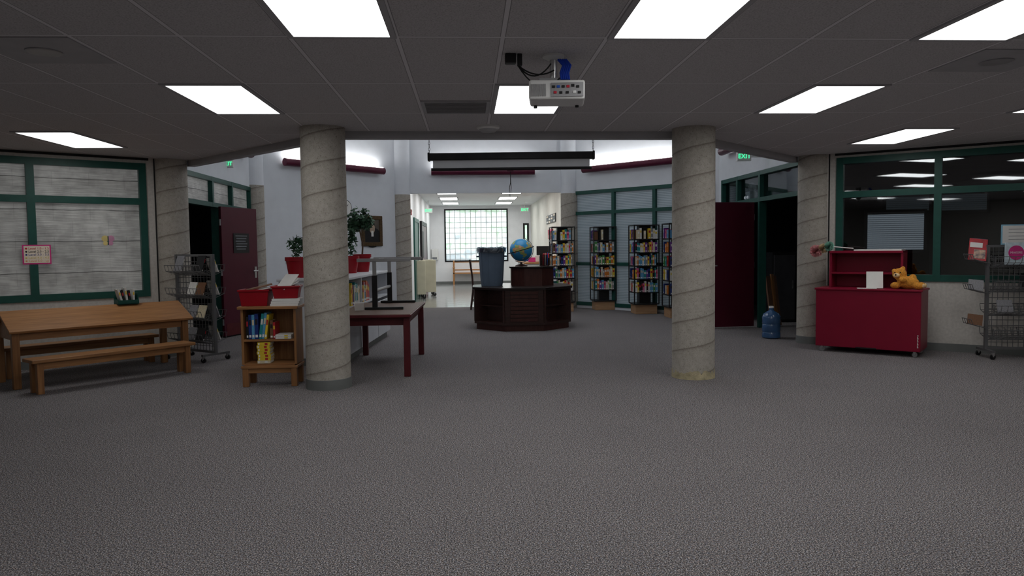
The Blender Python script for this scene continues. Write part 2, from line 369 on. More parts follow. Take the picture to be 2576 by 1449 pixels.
# ---------------------------------------------------------------- shell
st(MB().prism([(-10, -3.6), (10.9, -3.6), (10.9, 17.2), (-10, 17.2)], -.1, 0).done('floor', 'carpet'))
st(MB().prism([(-1.6, 17.2), (2.6, 17.2), (2.6, 28.4), (-1.6, 28.4)], -.1, 0).done('floor_far', 'tile'))
st(MB().prism([(-7.3, -3.6), (7.5, -3.6), (7.5, 7.95), RW0, V[6], VI[6], VI[7], VI[0], VI[1], V[1], LW0, (-7.3, 7.63)], CEIL, CEIL+.08).done('ceiling', 'ceil'))
st(MB().prism(V, TOP, TOP+.1).done('ceiling_rotunda', 'white_wall'))
so = [(.45+1.9*math.cos(PI/8+k*PI/4), 12.1+1.9*math.sin(PI/8+k*PI/4)) for k in range(8)]
sk = st(MB().prism([((x-.45)*1.04+.45, (y-12.1)*1.04+12.1) for x, y in so], TOP-.03, TOP).done('added_fill_panel', 'grey_trim'))  # unseen light panel added to brighten the rotunda
MB().prism(so, TOP-.04, TOP-.031).done('fill_panel_pane', 'sky', sk)
st(MB().prism([(-1.6, 16.83), (2.6, 16.83), (2.6, 28.4), (-1.6, 28.4)], 2.98, 3.05).done('ceiling_far', 'white_wall'))
st(MB().bx(-7.4, -7.3, -3.6, 7.7, 0, CEIL).done('wall_west', 'wall_panel'))
st(MB().bx(7.5, 7.6, -3.6, 7.95, 0, CEIL).done('wall_east', 'wall_panel'))
st(MB().bx(-7.3, 7.5, -3.7, -3.6, 0, CEIL).done('wall_back', 'wall_panel'))
# left window wall
wr = WL.at(372, 600)[0]; m1 = WL.at(82, 600)[0]
bz = WL.at(372, 745)[1]; tz = WL.at(365, 412)[1]; mz = WL.at(200, 503)[1]
wx = [m1-1.75, m1, wr]
WL.wall('wall_left', 0, CEIL, 'wall_panel', [(wx[0], wr, bz, tz)])
window('window_1', WL, [wx[0]+.04, m1, wr-.04], [bz+.04, mz, tz-.04], bar=.085, pane='foil')
st(WL.obj(MB().bx(0, WL.L, -.012, 0, 0, .1), 'baseboard_left', 'base'))
st(WL.obj(MB().bx(wr+.1, wr+.115, -.008, 0, .1, CEIL).bx(0, WL.L-.1, -.01, 0, CEIL-.03, CEIL), 'trim_1', 'black'))
# right window wall
rx = WR.at(2103, 600)[0]; r2 = WR.at(2357, 600)[0]; rb = WR.at(2300, 707)[1]; rt = WR.at(2110, 398)[1]; rm = WR.at(2230, 485)[1]
re = min(WR.L-.15, r2+1.3)
WR.wall('wall_right', 0, CEIL, 'wall_panel', [(rx, re, rb, rt)])
window('window_2', WR, [rx+.04, r2, re-.04], [rb+.04, rm, rt-.04], bar=.085)
st(WR.obj(MB().bx(0, WR.L, -.012, 0, 0, .1), 'baseboard_right', 'base'))
st(WR.obj(MB().bx(rx-.1, rx-.085, -.008, 0, .1, CEIL).bx(.1, WR.L, -.01, 0, CEIL-.03, CEIL), 'trim_2', 'black'))
# beam and fascia
def seg(P, Q, z0, z1, t, name, m, off=0):
    w = W(P, Q); return st(w.obj(MB().bx(-.02, w.L+.02, off-t/2, off+t/2, z0, z1), name, m))
for i, (P, Q) in enumerate(((VI[0], VI[7]), (VI[1], VI[0]), (VI[7], VI[6]))):
    seg(P, Q, 2.545, CEIL+.08, .10, 'trim_%d' % (3+i), 'grey_trim')
    seg(P, Q, CEIL+.08, TOP, .10, 'wall_fascia_'+('front', 'left', 'right')[i], 'white_wall')
# rotunda walls
y12 = [W12.at(px, 480)[0] for px in (533, 582, 634)]
W12.wall('wall_rotunda_left', 0, TOP, 'blue_wall', [(.25, W12.L-.15, 0, 2.56)])
window('window_3', W12, [.3, y12[0], y12[1], W12.L-.2], [2.12, 2.52], bar=.07, pane='foil')
window('window_4', W12, [y12[0]+.25, y12[1]+.05, W12.L-.2], [.08, 1.0, 2.05], bar=.07)
W23.wall('wall_rotunda_back_left', 0, TOP, 'blue_wall')
W34.wall('wall_lintel', 2.63, TOP, 'blue_wall', x0=0)
W34.wall('wall_rotunda_back', 0, 2.63, 'blue_wall', [(.18, W34.L-.16, 0, 2.63)])
z45 = [.1, 1.0, 2.14, 2.60]
x45 = [.12] + [W45.at(px, 600)[0] for px in (1543, 1646)]
dx = x45[2]-x45[1]; x45 = [.12, x45[1], x45[2], min(x45[2]+dx*.95, W45.L-.75), W45.L-.12]
W45.wall('wall_rotunda_back_right', 0, TOP, 'blue_wall', [(.08, W45.L-.08, .06, 2.64)])
window('window_5', W45, x45, z45, bar=.075, pane='blind')
x56 = [W56.at(px, 480)[0] for px in (1856, 1912)]
W56.wall('wall_rotunda_right', 0, TOP, 'blue_wall', [(.15, W56.L-.2, 0, 2.62)])
window('window_6', W56, [.2, x56[0], x56[1], W56.L-.24], [2.14, 2.58], bar=.07)
window('window_7', W56, [.2, x56[0]-.1], [.08, 1.0, 2.07], bar=.07)
st(W56.obj(MB().bx(x56[1]-.04, x56[1]+.03, -.02, .1, 0, 2.1), 'trim_6', 'green'))
# dark rooms behind
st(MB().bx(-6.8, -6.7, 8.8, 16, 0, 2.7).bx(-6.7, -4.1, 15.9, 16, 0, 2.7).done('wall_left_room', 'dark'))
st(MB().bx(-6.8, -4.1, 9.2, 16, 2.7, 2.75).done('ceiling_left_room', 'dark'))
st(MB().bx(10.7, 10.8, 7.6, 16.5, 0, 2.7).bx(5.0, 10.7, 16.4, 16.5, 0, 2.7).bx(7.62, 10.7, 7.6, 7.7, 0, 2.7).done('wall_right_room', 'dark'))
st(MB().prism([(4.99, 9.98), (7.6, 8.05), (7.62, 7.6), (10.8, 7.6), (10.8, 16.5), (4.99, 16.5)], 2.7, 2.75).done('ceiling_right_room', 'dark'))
# far corridor
st(MB().bx(-1.54, -1.42, 16.82, 28.3, 0, 3).done('wall_far_left', 'white_wall'))
st(MB().bx(2.42, 2.54, 16.82, 28.3, 0, 3).done('wall_far_right', 'cream_wall'))
WF = W((-1.42, 28.1), (2.42, 28.1))
fa, ft = WF.at(1117, 526); fb, fz = WF.at(1279, 657); da, dt = WF.at(1316, 562); db = min(WF.at(1341, 600)[0], WF.L-.08)
WF.wall('wall_far_end', 0, 3, 'white_wall', [(fa, fb, fz, ft), (da, db, 0, dt)])
o = window('window_8', WF, [fa+.03, fb-.03], [fz+.03, ft-.03], m='black', bar=.055, pane='outside')
gm = MB()
k = fa
while k < fb-.1: gm.bx(k-.012, k+.012, -.005, .04, fz+.06, ft-.06); k += .2
k = fz+.1
while k < ft-.08: gm.bx(fa+.06, fb-.06, -.004, .039, k-.010, k+.010); k += .2
gm.done('muntin_grid', 'muntin', o)
o = window('door_1', WF, [da+.03, db-.03], [.03, .95, dt-.03], m='black', bar=.07, pane='outside')
st(WF.obj(MB().bx(0, da-.02, -.012, 0, 0, .1), 'baseboard_far', 'base'))
# far left storefront and maroon door leaf
st(MB().bx(-1.42, -1.38, 19.3, 19.4, 0, 2.2).bx(-1.42, -1.38, 20.9, 21.0, 0, 2.2).bx(-1.42, -1.38, 19.4, 20.9, 2.1, 2.2).bx(-1.418, -1.40, 19.4, 20.9, 0, 2.1).done('window_9', 'green'))
o = st(MB().bx(-1.42, -1.36, 22.0, 24.4, 0, 2.08).done('door_2', 'maroon', bevel=.01))
MB().bx(-1.36, -1.352, 22.3, 22.7, 1.1, 1.9).done('door_glass', 'black', o); MB().tube([(-1.33, 24.1, 1.0), (-1.33, 24.25, 1.0)], .02).bx(-1.36, -1.33, 24.09, 24.12, .98, 1.02).done('handle', 'chrome', o)
st(MB().bx(-1.42, -1.35, 21.85, 22.0, 0, 2.2).bx(-1.42, -1.35, 24.4, 24.55, 0, 2.2).bx(-1.42, -1.35, 22, 24.4, 2.08, 2.2).done('trim_7', 'black'))
# rotunda doors
def door(name, hinge, free, z1):
    w = W(hinge, free); L = w.L
    o = st(w.obj(MB().bx(0, L, -.022, .022, .02, z1), name, 'maroon', bevel=.004))
    hs = MB()
    for sg in (-1, 1):
        hs.bx(L-.10, L-.045, sg*.022, sg*.03, .93, 1.12); hs.tube([(L-.07, sg*.03, 1.05), (L-.07, sg*.07, 1.05), (L-.19, sg*.07, 1.05)], .011)
    hs.done('handle', 'chrome', o)
    hg = MB()
    for z in (.25, 1.05, 1.85): hg.tube([(0, 0, z-.05), (0, 0, z+.05)], .016)
    hg.done('hinge', 'chrome', o)
    MB().bx(.05, L-.05, -.026, -.0225, .03, .22).done('kick_plate', 'maroon_leg', o)
    return o, w
h1 = onpl(555, 700, W12.P+W12.n*-.03, W12.n); hy = h1.y
dl, dwl = door('door_3', (-3.93, hy), (-3.62, hy+.86), 2.1)
pq = MB().bx(.28, .68, -.03, -.023, 1.36, 1.68).done('plaque', 'black', dl)
for i in range(6):
    MB().bx(.33+.02*(i % 2), .63-.02*(i % 3), -.0315, -.03, 1.63-i*.043, 1.645-i*.043).done('plaque_line', 'dim', pq)
h2 = onpl(1900, 700, W56.P+W56.n*-.03, W56.n)
dr, dwr = door('door_4', (4.80, h2.y), (3.92, h2.y-.12), 2.1)
# ---------------------------------------------------------------- columns
def column(v, label, r=.222, h=CEIL, seed=0., band=None, upper=None):
    t = thing('concrete_column', label, 'column', (v[0], v[1], 0))
    MB().lathe([(r, .0), (r, .6), (r, 1.2), (r, 1.8), (r, h)], 64).done('shaft', concrete(seed), t, smooth=True)
    if upper: MB().lathe([(r-.004, h), (r-.004, upper)], 48).done('painted_shaft', 'blue_wall', t, smooth=True)
    if band == 'rubber': MB().lathe([(r+.001, .0), (r+.008, 0), (r+.006, .10), (r+.001, .102)], 64).done('base_band', 'base', t, smooth=True)
    if band == 'glue':
        random.seed(3); mb = MB(); n = 72
        lo = [mb.b.verts.new(((r+.004)*math.cos(2*PI*k/n), (r+.004)*math.sin(2*PI*k/n), 0)) for k in range(n)]
        hi = [mb.b.verts.new(((r+.003)*math.cos(2*PI*k/n), (r+.003)*math.sin(2*PI*k/n), .07+random.uniform(-.025, .03))) for k in range(n)]
        for k in range(n): mb.b.faces.new((lo[k], lo[(k+1) % n], hi[(k+1) % n], hi[k]))
        mb.done('glue_residue', 'glue', t, smooth=True)
    return t
column(V[0], 'round spiral-seamed concrete column with grey rubber band, beside small oak bookcase', band='rubber', seed=.1)
column(V[7], 'round spiral-seamed concrete column with bare yellowish glue marks at its foot', band='glue', seed=.55)
column(V[1], 'concrete column at the corner between foil-covered window and maroon door', r=.215, seed=.3, band='rubber')
column(V[6], 'concrete column beside the blue water jug and red cabinet', r=.215, seed=.8, band='rubber')
column(V[2], 'far concrete column with painted top behind the plaque-bearing maroon door', r=.2, h=2.6, upper=TOP, seed=.2)
column(V[3], 'far concrete column with painted top at left side of the corridor opening', r=.2, h=2.6, upper=TOP, seed=.5)
column(V[4], 'far concrete column with painted top at right side of the corridor opening', r=.2, h=2.6, upper=TOP, seed=.7)
# ---------------------------------------------------------------- ceiling lights
def panel(x, y, label, z=CEIL, m='lens', group=None, dx=.61, dy=1.2, name='ceiling_light'):
    t = thing(name, label, 'ceiling light', (x+dx/2, y+dy/2, z), 0, group)
    a, b = dx/2, dy/2; f = .035
    MB().bx(-a, a, -b, -b+f, -.012, 0).bx(-a, a, b-f, b, -.012, 0).bx(-a, -a+f, -b+f, b-f, -.012, 0).bx(a-f, a, -b+f, b-f, -.012, 0).done('frame', 'grey_trim', t)
    MB().bx(-a+f, a-f, -b+f, b-f, -.009, -.001).done('diffuser', m, t); return t
panel(-1.0, 3.11, 'large bright fluorescent panel left of the projector, cut by the top of photo')
panel(.83, 3.11, 'large bright fluorescent panel right of the projector, cut by the top of photo')
panel(2.66, 3.11, 'bright fluorescent panel in the top right corner of the photo')
panel(-2.22, 5.51, 'fluorescent panel in the ceiling between foil window and left column')
panel(.22, 5.51, 'fluorescent panel partly hidden behind the ceiling projector')
panel(2.66, 5.51, 'fluorescent panel in the ceiling between right column and dark window')
panel(5.10, 5.51, 'small sliver of fluorescent panel at the right edge of the photo')
panel(-4.55, 7.66, 'fluorescent panel close to the foil-covered window on the left')
panel(4.66, 7.60, 'fluorescent panel close to the dark window above the red cabinet')
for x in (-2.83, .22, 3.27):
    for y in (.71, -1.7): panel(x, y, 'unseen ceiling light panel added behind the viewpoint', group='light panels added behind the viewpoint')  # out-of-view lamps added to light the foreground
for i, (x, y) in enumerate([(-.9, 18.0), (1.0, 18.0), (-.9, 20.6), (1.0, 20.6), (-.9, 23.2), (1.0, 23.2), (-.9, 25.8), (1.0, 25.8)]):
    panel(x, y, 'corridor ceiling light, %s from the opening in the %s row' % (ORD[i//2], ['left', 'right'][i % 2]), z=2.98, m='lensfar', group='corridor ceiling lights')
def vent(x, y, label):
    t = thing('ceiling_vent', label, 'vent', (x+.305, y+.3, CEIL))
    MB().bx(-.29, .29, -.28, -.25, -.012, 0).bx(-.29, .29, .25, .28, -.012, 0).bx(-.29, -.26, -.25, .25, -.012, 0).bx(.26, .29, -.25, .25, -.012, 0).done('frame', 'grey_trim', t)
    MB().bx(-.26, .26, -.25, .25, -.004, 0).done('backing', 'ventback', t)
    m = MB()
    for i in range(14): m.box((0, -.235+i*.036, -.007), (.52, .016, .004), Matrix.Rotation(.6, 3, 'X'))
    m.done('louvre', 'grey_trim', t)
vent(-.39, 6.11, 'dark louvred return air grille left of the projector light')
def speaker(x, y, label):
    t = thing('ceiling_speaker', label, 'speaker', (x+.305, y+.3, CEIL))
    MB().bx(-.29, .29, -.29, .29, -.006, 0).done('tile', 'grey_trim', t)
    MB().lathe([(.10, -.006), (.10, -.012), (.09, -.014)], 32).done('grille', 'greymetal', t)
speaker(-2.83, 4.33, 'square ceiling speaker tile with round grille at upper left')
speaker(3.27, 4.5, 'square ceiling speaker tile with round grille at upper right')
p = onz(1228, 317, CEIL)
t = thing('smoke_detector', 'white round detector on the ceiling just before the beam', 'detector', p)
MB().lathe([(.115, 0), (.115, -.02), (.10, -.035)], 32).done('base', 'white', t, smooth=True); MB().lathe([(.095, -.035), (.07, -.06), (.03, -.064)], 32).done('cover', 'grey_trim', t, smooth=True)
# ---------------------------------------------------------------- projector
p = onz(1392, 140, CEIL); PJ = thing('projector', 'white projector hanging from the ceiling on a short steel pole', 'projector', p, math.radians(-7))
MB().lathe([(.07, 0), (.07, -.012), (.03, -.03), (.024, -.03)], 28).done('ceiling_plate', 'white', PJ, smooth=True)
MB().tube([(0, 0, -.012), (0, 0, -.15)], .024, 16).done('pole', 'chrome', PJ, smooth=True)
MB().bx(-.09, .09, -.05, .09, -.165, -.15).bx(-.02, .02, -.02, .02, -.19, -.14).done('bracket', 'greymetal', PJ)
body = MB().box((.02, .02, -.235), (.35, .26, .12), Matrix.Rotation(.02, 3, 'Y')).done('body', 'white', PJ, bevel=.014)
pp_ = MB().box((.085, -.114, -.238), (.20, .006, .085)).done('port_panel', 'greymetal', PJ)
m = MB()
for i in range(12): m.bx(-.145+i*.0085, -.141+i*.0085, -.1135, -.109, -.275, -.20)
m.done('vent_grille', 'greymetal', body)
for i, (x, z, c) in enumerate([(.0, -.22, 'black'), (.03, -.22, 'blueport'), (.06, -.22, 'black'), (.09, -.22, 'redport'), (.12, -.215, 'black'), (.15, -.222, 'black'), (.01, -.255, 'redport'), (.045, -.257, 'black'), (.085, -.257, 'black'), (.13, -.255, 'white'), (.16, -.258, 'black')]):
    MB().bx(x-.010, x+.010, -.122, -.117, z-.008, z+.008).done('port', c, pp_, bevel=.002)
for sx in (-.12, .15): MB().lathe([(.012, -.31), (.012, -.293)], 12, (sx, .10, 0)).done('foot', 'black', body)
MB().lathe([(.05, -.03), (.05, .012)], 24).done('lens', 'black', PJ, smooth=True, loc=(-.07, .151, -.235)).rotation_euler.x = PI/2
bc = MB()
for i in range(5):
    a = i*.012; bc.tube([(.03+a, -.02, -.03), (.06+a, -.03, -.07), (.045+a, -.045, -.12), (.05+a, -.06, -.165)], .007, 8)
tag(bc.done('cable', 'bluecable', loc=p, rz=math.radians(-7), smooth=True), 'bundle of blue cables beside the projector pole', 'cable')
pa = onz(1290, 136, CEIL)
t = thing('power_adapter', 'black plugged power adapters on the ceiling left of the projector', 'power adapter', pa)
MB().bx(-.05, .02, -.03, .03, -.06, 0).done('adapter', 'black', t, bevel=.006); MB().bx(.028, .058, -.02, .02, -.075, 0).done('plug', 'black', t, bevel=.005)
q = p+Vector((-.02, -.04, -.06)); cb = MB()
for j, (sg, e) in enumerate([(.12, Vector((0, 0, 0))), (.07, Vector((.02, 0, -.04))), (.15, Vector((.05, -.05, -.10)))]):
    a = pa+Vector((.03, -.005, -.07)); b = q+e
    cb.tube([a+(b-a)*(i/10)+Vector((0, 0, -sg*4*(i/10)*(1-i/10)*.6)) for i in range(11)], .005, 6)
tag(cb.done('cable', 'black', smooth=True), 'black drooping cables between power adapters and projector pole', 'cable')
# ---------------------------------------------------------------- projection screen
a = atd(1080, 393, 8.3); b = atd(1492, 393, 8.3); w = W((a.x, a.y), (b.x, b.y)); zc = (a.z+b.z)/2
t = thing('projection_screen', 'rolled-up projection screen with black housing hanging from two chains', 'projection screen', (a.x, a.y, zc), w.a); L = w.L
hs_ = MB().bx(0, L, -.045, .045, -.04, .042).done('housing', 'blackmetal', t, bevel=.012)
for x in (-.004, L+.004): MB().bx(x-.012, x+.012, -.05, .05, -.046, .048).done('end_cap', 'black', hs_, bevel=.006)
MB().bx(.04, L-.04, -.012, -.009, -.13, -.03).done('screen_fabric', 'fabric', t)
MB().tube([(.02, -.01, -.142), (L-.02, -.01, -.142)], .017, 12).done('bottom_bar', 'blackmetal', t, smooth=True)
for x in (.0, L):
    m = MB()
    for i in range(18):
        z = .055+i*.034; pts = [(x+(.008*math.cos(q) if i % 2 else 0), (0 if i % 2 else .008*math.cos(q)), z+.02*math.sin(q)) for q in [k*PI/4 for k in range(8)]]
        m.tube(pts, .0028, 5, True)
    m.done('chain', 'blackmetal', t)
    MB().tube([(x, 0, .66), (x, -.42, .66)], .012, 8).done('bracket', 'blackmetal', t)
MB().bx(L/2-.05, L/2+.03, -.02, 0, -.175, -.16).done('pull_handle', 'maroon_tube', t, bevel=.005)
MB().tube([(L/2-.01, -.01, -.17), (L/2-.012, -.01, -.3), (L/2-.025, -.01, -.36), (L/2-.02, -.01, -.5), (L/2-.005, -.01, -.36), (L/2-.01, -.01, -.25)], .004, 6).done('pull_cord', 'black', t)
# ---------------------------------------------------------------- cove lights
def cove(w, x0, x1, z, label):
    t = thing('cove_light', label, 'wall light', w.w((x0+x1)/2, -.13, z), w.a); l = (x1-x0)/2
    MB().tube([(-l, 0, 0), (l, 0, 0)], .075, 24).done('housing', 'maroon_tube', t, smooth=True)
    MB().bx(-l+.04, l-.04, -.035, .035, .062, .079).done('lamp', 'cove', t)
    for x in (-l*.6, l*.6): MB().bx(x-.02, x+.02, .05, .13, -.02, .02).done('bracket', 'maroon_tube', t)
for w, pa_, pb_, lab in [(W23, (716, 410), (965, 428), 'maroon tubular uplight on the pale wall above the framed portrait'),
                         (W34, (1085, 432), (1345, 432), 'maroon tubular uplight above the corridor opening, behind the screen'),
                         (W45, (1467, 426), (1700, 404), 'maroon tubular uplight above the blinds and book towers')]:
    x0, z0 = w.at(*pa_, -.13); x1, z1 = w.at(*pb_, -.13); cove(w, x0, x1, (z0+z1)/2, lab)
cove(W12, W12.L-2.7, W12.L-.5, 3.12, 'maroon tubular uplight above the left maroon door, mostly hidden by the beam')
cove(W56, .5, 2.7, 3.12, 'maroon tubular uplight above the right maroon door, mostly hidden by the beam')
# ---------------------------------------------------------------- exit signs
def exit_sign(loc, wd, label, rz=0, stem=.0, side=None):
    t = thing('exit_sign', label, 'exit sign', loc, rz); h = wd*.62
    hb = MB().bx(-wd/2, wd/2, -.03, .03, 0, h).done('housing', 'white', t, bevel=.006)
    text('EXIT', h*.72, 'exitg', hb, (0, -.0325, h/2))
    if stem: MB().tube([(0, 0, h), (0, 0, h+stem)], .012).done('stem', 'white', t)
    if side: MB().bx(min(0, side), max(0, side), -.012, .012, h*.4, h*.6).done('arm', 'white', t)
q = atd(572, 422, 12.2); exit_sign(q, .20, 'green EXIT sign high on the wall above the left maroon door', 0, side=-(q.x+3.98))
q = atd(1871, 405, 11.9); exit_sign(q, .23, 'green EXIT sign high on the wall above the right maroon door', 0, side=4.86-q.x)
q = atd(1078, 536, 24.5); exit_sign(q, .26, 'green EXIT sign at the left side of the bright corridor', 0, stem=2.98-q.z-.16)
q = atd(1320, 534, 25.5); exit_sign(q, .28, 'green EXIT sign at the right side of the bright corridor', 0, stem=2.98-q.z-.17)
# ---------------------------------------------------------------- gabled oak table and benches
p = onz(45, 980); q = onz(469, 925); w = W((p.x, p.y), (q.x, q.y)); Lt = w.L
c = w.w(Lt/2, .33, 0); t = thing('reading_table', 'long oak table with a gabled sloping top below the foil-covered window', 'table', c, w.a)
hl = Lt/2
for sg in (-1, 1):
    ang = math.atan2(.19, .40)
    MB().box((0, sg*.205, .688), (2*hl+.14, .445, .028), Matrix.Rotation(-sg*ang, 3, 'X')).done('tabletop', 'oakx', t, bevel=.005)
    MB().bx(-hl+.04, hl-.04, sg*.31-.012, sg*.31+.012, .50, .60).done('apron', 'oakx', t)
    for s2 in (-1, 1): MB().bx(s2*hl-.035, s2*hl+.035, sg*.31-.035, sg*.31+.035, 0, .605).done('leg', 'oakz', t, bevel=.006)
    m = MB(); x = sg*(hl-.005)
    pr = [(-.28, .50), (.28, .50), (.28, .615), (0, .745), (-.28, .615)]
    lo = [m.b.verts.new((x-.012, y, z)) for y, z in pr]; hi = [m.b.verts.new((x+.012, y, z)) for y, z in pr]
    m.b.faces.new(lo); m.b.faces.new(hi[::-1])
    for i in range(5): m.b.faces.new((lo[i], lo[(i+1) % 5], hi[(i+1) % 5], hi[i]))
    m.done('gable_end', 'oakx', t)
MB().bx(-hl-.07, hl+.07, -.02, .02, .775, .79).done('ridge_strip', 'oakx', t, bevel=.004)
tw = w
def bench(c, rz, l, label, wd=.23, h=.35):
    t = thing('bench', label, 'bench', c, rz, 'oak benches of the reading table')
    MB().bx(-l/2-.05, l/2+.05, -wd/2-.02, wd/2+.02, h-.035, h).done('seat', 'oakx', t, bevel=.006)
    for sg in (-1, 1):
        MB().bx(-l/2+.03, l/2-.03, sg*(wd/2-.035)-.01, sg*(wd/2-.035)+.01, h-.105, h-.035).done('rail', 'oakx', t)
        MB().bx(sg*(l/2-.03)-.01, sg*(l/2-.03)+.01, -wd/2+.05, wd/2-.05, h-.105, h-.035).done('end_rail', 'oakx', t)
        for s2 in (-1, 1): MB().bx(sg*(l/2-.03)-.03, sg*(l/2-.03)+.03, s2*(wd/2-.04)-.03, s2*(wd/2-.04)+.03, 0, h-.035).done('leg', 'oakz', t, bevel=.004)
p = onz(97, 994); q = onz(482, 937); w = W((p.x, p.y), (q.x, q.y)); bench(w.w(w.L/2, .11, 0), w.a, w.L, 'oak bench in front of the gabled table, nearest the viewer')
bench(tw.w(Lt/2+.02, .90, 0), tw.a, Lt-.14, 'oak bench behind the gabled table, under the foil window')
# book box on table
sx = (tw.at(315, 760, .33)[0])
bb = thing('book_box', 'small dark green box of books on the gabled table ridge', 'box', tw.w(sx, .33, .79), tw.a)
MB().bx(-.10, .13, -.07, .07, 0, .012).bx(-.10, .13, .06, .07, 0, .11).bx(-.10, .13, -.07, -.06, 0, .05).bx(.12, .13, -.06, .06, 0, .13).bx(-.10, -.09, -.06, .06, 0, .06).done('box_body', 'green', bb)
for i, (cn, x, hh, ln) in enumerate([('white', -.045, .17, -.25), ('black', -.02, .16, -.2), ('white', .01, .18, -.12), ('black', .042, .15, -.1), ('white', .08, .16, 0)]):
    pt = tw.w(sx+x, .33, .803); book(cn, pt, (.022, .10, hh), '%s book, %s from left in the green box on the gabled table' % (cn, ORD[i]), 'books in the green table box', tw.a, lean=ln)
# level sign and butterfly on left window
x0, z1 = WL.at(55, 616, -.03); x1, z0 = WL.at(130, 664, -.03)
t = thing('level_sign', 'pink-bordered paper sign listing reading levels stuck on foil-covered window', 'sign', WL.w((x0+x1)/2, -.024, z0), WL.a); sw = x1-x0; sh = z1-z0
MB().bx(-sw/2, sw/2, -.003, .003, 0, sh).done('border', 'pink', t); ppr = MB().bx(-sw/2+.015, sw/2-.015, -.005, -.003, .015, sh-.015).done('paper', 'cream', t)
for i, (tx, mm) in enumerate([('Level 1.0 - 1.5', 'textred'), ('Level 2.0 - 2.5', 'textblack'), ('Level 3.0 - 3.5', 'textblue'), ('Level 4.0 - 4.5', 'textyellow'), ('Level 5.0 - up', 'textorange')]):
    z = sh-.045-i*(sh-.07)/4.4; text(tx, .037, mm, ppr, (.02, -.0062, z)); MB().ball((-sw/2+.04, -.006, z), .011, 10, (1, .2, 1)).done('dot', mm, ppr)
x, z = WL.at(272, 606, .045); t = thing('butterfly_decal', 'small yellow and pink butterfly sticker on the foil window', 'sticker', WL.w(x, .045, z), WL.a)
for sg, mm in ((-1, (.75, .62, .25)), (1, (.62, .30, .45))):
    MB().ball((sg*.035, 0, .03), .04, 12, (1, .05, 1)).ball((sg*.03, 0, -.03), .028, 12, (1, .05, 1)).done('wing', mat('butterfly_wing', mm, .8), t)
MB().tube([(0, -.004, -.05), (0, -.004, .06)], .006, 8).done('body', 'green', t)
# ---------------------------------------------------------------- wire racks
def caster(t, x, y, r=.032, ang=.4, mm='black'):
    fk = MB().bx(-.012, .012, -.018, .018, r*1.4, r*2.6).bx(-.004, .004, -.018, -.012, r, r*1.5).bx(-.004, .004, .012, .018, r, r*1.5).done('caster', 'chrome', t, loc=(x, y, 0))
    cs = MB().lathe([(r, -.011), (r, .011)], 16).done('wheel', mm, fk, smooth=True, loc=(0, 0, r)); cs.rotation_euler = (PI/2, 0, ang)
def rack(c, rz, label, Lr=.72, Hr=1.36, ends=False):
    t = thing('wire_book_rack', label, 'book rack', c, rz); h = Lr/2
    m = MB()
    for sg in (-1, 1): m.bx(sg*h-.018, sg*h+.018, -.018, .018, .10, Hr)
    m.bx(-h, h, -.014, .014, Hr-.03, Hr).bx(-h, h, -.014, .014, .10, .13)
    for sg in (-1, 1): m.bx(sg*h-.018, sg*h+.018, -.2, .2, .08, .105)
    m.done('frame', 'wire', t)
    m = MB(); n = 12
    for i in range(1, n): m.tube([(-h+i*Lr/n, 0, .12), (-h+i*Lr/n, 0, Hr-.02)], .004, 5)
    for i in range(1, 18): m.tube([(-h, .004, .12+i*(Hr-.15)/18), (h, .004, .12+i*(Hr-.15)/18)], .004, 5)
    m.done('wire_panel', 'wire', t)
    for sg in (-1, 1):
        for lv in range(4):
            z = .22+lv*.29; m = MB()
            for i in range(11):
                x = -h+.01+i*(Lr-.02)/10; m.tube([(x, sg*.01, z+.13), (x, sg*.02, z), (x, sg*.17, z+.055), (x, sg*.19, z+.13)], .0038, 5)
            for (y, zz) in ((.02, 0), (.07, .018), (.12, .036), (.17, .055), (.19, .13)): m.tube([(-h+.01, sg*y, z+zz), (h-.01, sg*y, z+zz)], .0042, 5)
            m.done('basket', 'wire', t)
        for s2 in (-1, 1): caster(t, s2*h, sg*.18)
    if ends:
        for z in (.36, .78, 1.14):
            m = MB()
            for i in range(5):
                y = -.12+i*.06; m.tube([(-h-.016, y, z+.1), (-h-.02, y, z), (-h-.2, y, z+.05), (-h-.22, y, z+.11)], .0042, 5)
            for (x, zz) in ((.02, 0), (.11, .025), (.2, .05), (.22, .11)): m.tube([(-h-x, -.12, z+zz), (-h-x, .12, z+zz)], .0045, 5)
            m.done('end_basket', 'wire', t)
    return t
def rbook(c, rz, x, y, z, cn, label, grp, size=(.012, .17, .24), tilt=.35, sg=-1):
    M = Matrix.Rotation(rz, 3, 'Z'); p = Vector(c)+M @ Vector((x, y, z))
    o = book(cn, p, size, label, grp); e = Matrix.Rotation(rz, 3, 'Z') @ Matrix.Rotation(-sg*-tilt, 3, 'X') @ Matrix.Rotation(PI/2, 3, 'Z'); o.rotation_euler = e.to_euler(); return o
pn = onz(548, 910); RL = pn+Vector((-.34, .26, 0)); rzl = math.radians(-34)
rack(RL, rzl, 'grey wire book rack on casters beside the end of the gabled table')
lvn = ['bottom', 'second lowest', 'third lowest', 'top']
for lv, row in enumerate(([(.2, 'black'), (.02, 'grey')], [(.06, 'grey'), (.23, 'cream')], [(.06, 'white'), (.23, 'brown')], [(.22, 'black'), (-.2, 'grey')])):
    for i, (x, cn) in enumerate(row):
        rbook(RL, rzl, x, -.115, .262+lv*.29, cn, '%s paperback in the front %s basket of left wire rack' % (cn, lvn[lv]), 'books in the left wire rack', size=(.012, .15, .17 if lv < 3 else .22))
    rbook(RL, rzl, .26, .10, .262+lv*.29, ['white', 'grey', 'white', 'white'][lv], 'thin pale paperback in the rear %s basket of left wire rack' % lvn[lv], 'books in the left wire rack', size=(.012, .16, .19), sg=1)
pn = onz(2491, 905); RR = pn+Vector((.42, .10, 0)); rzr = math.radians(-12)
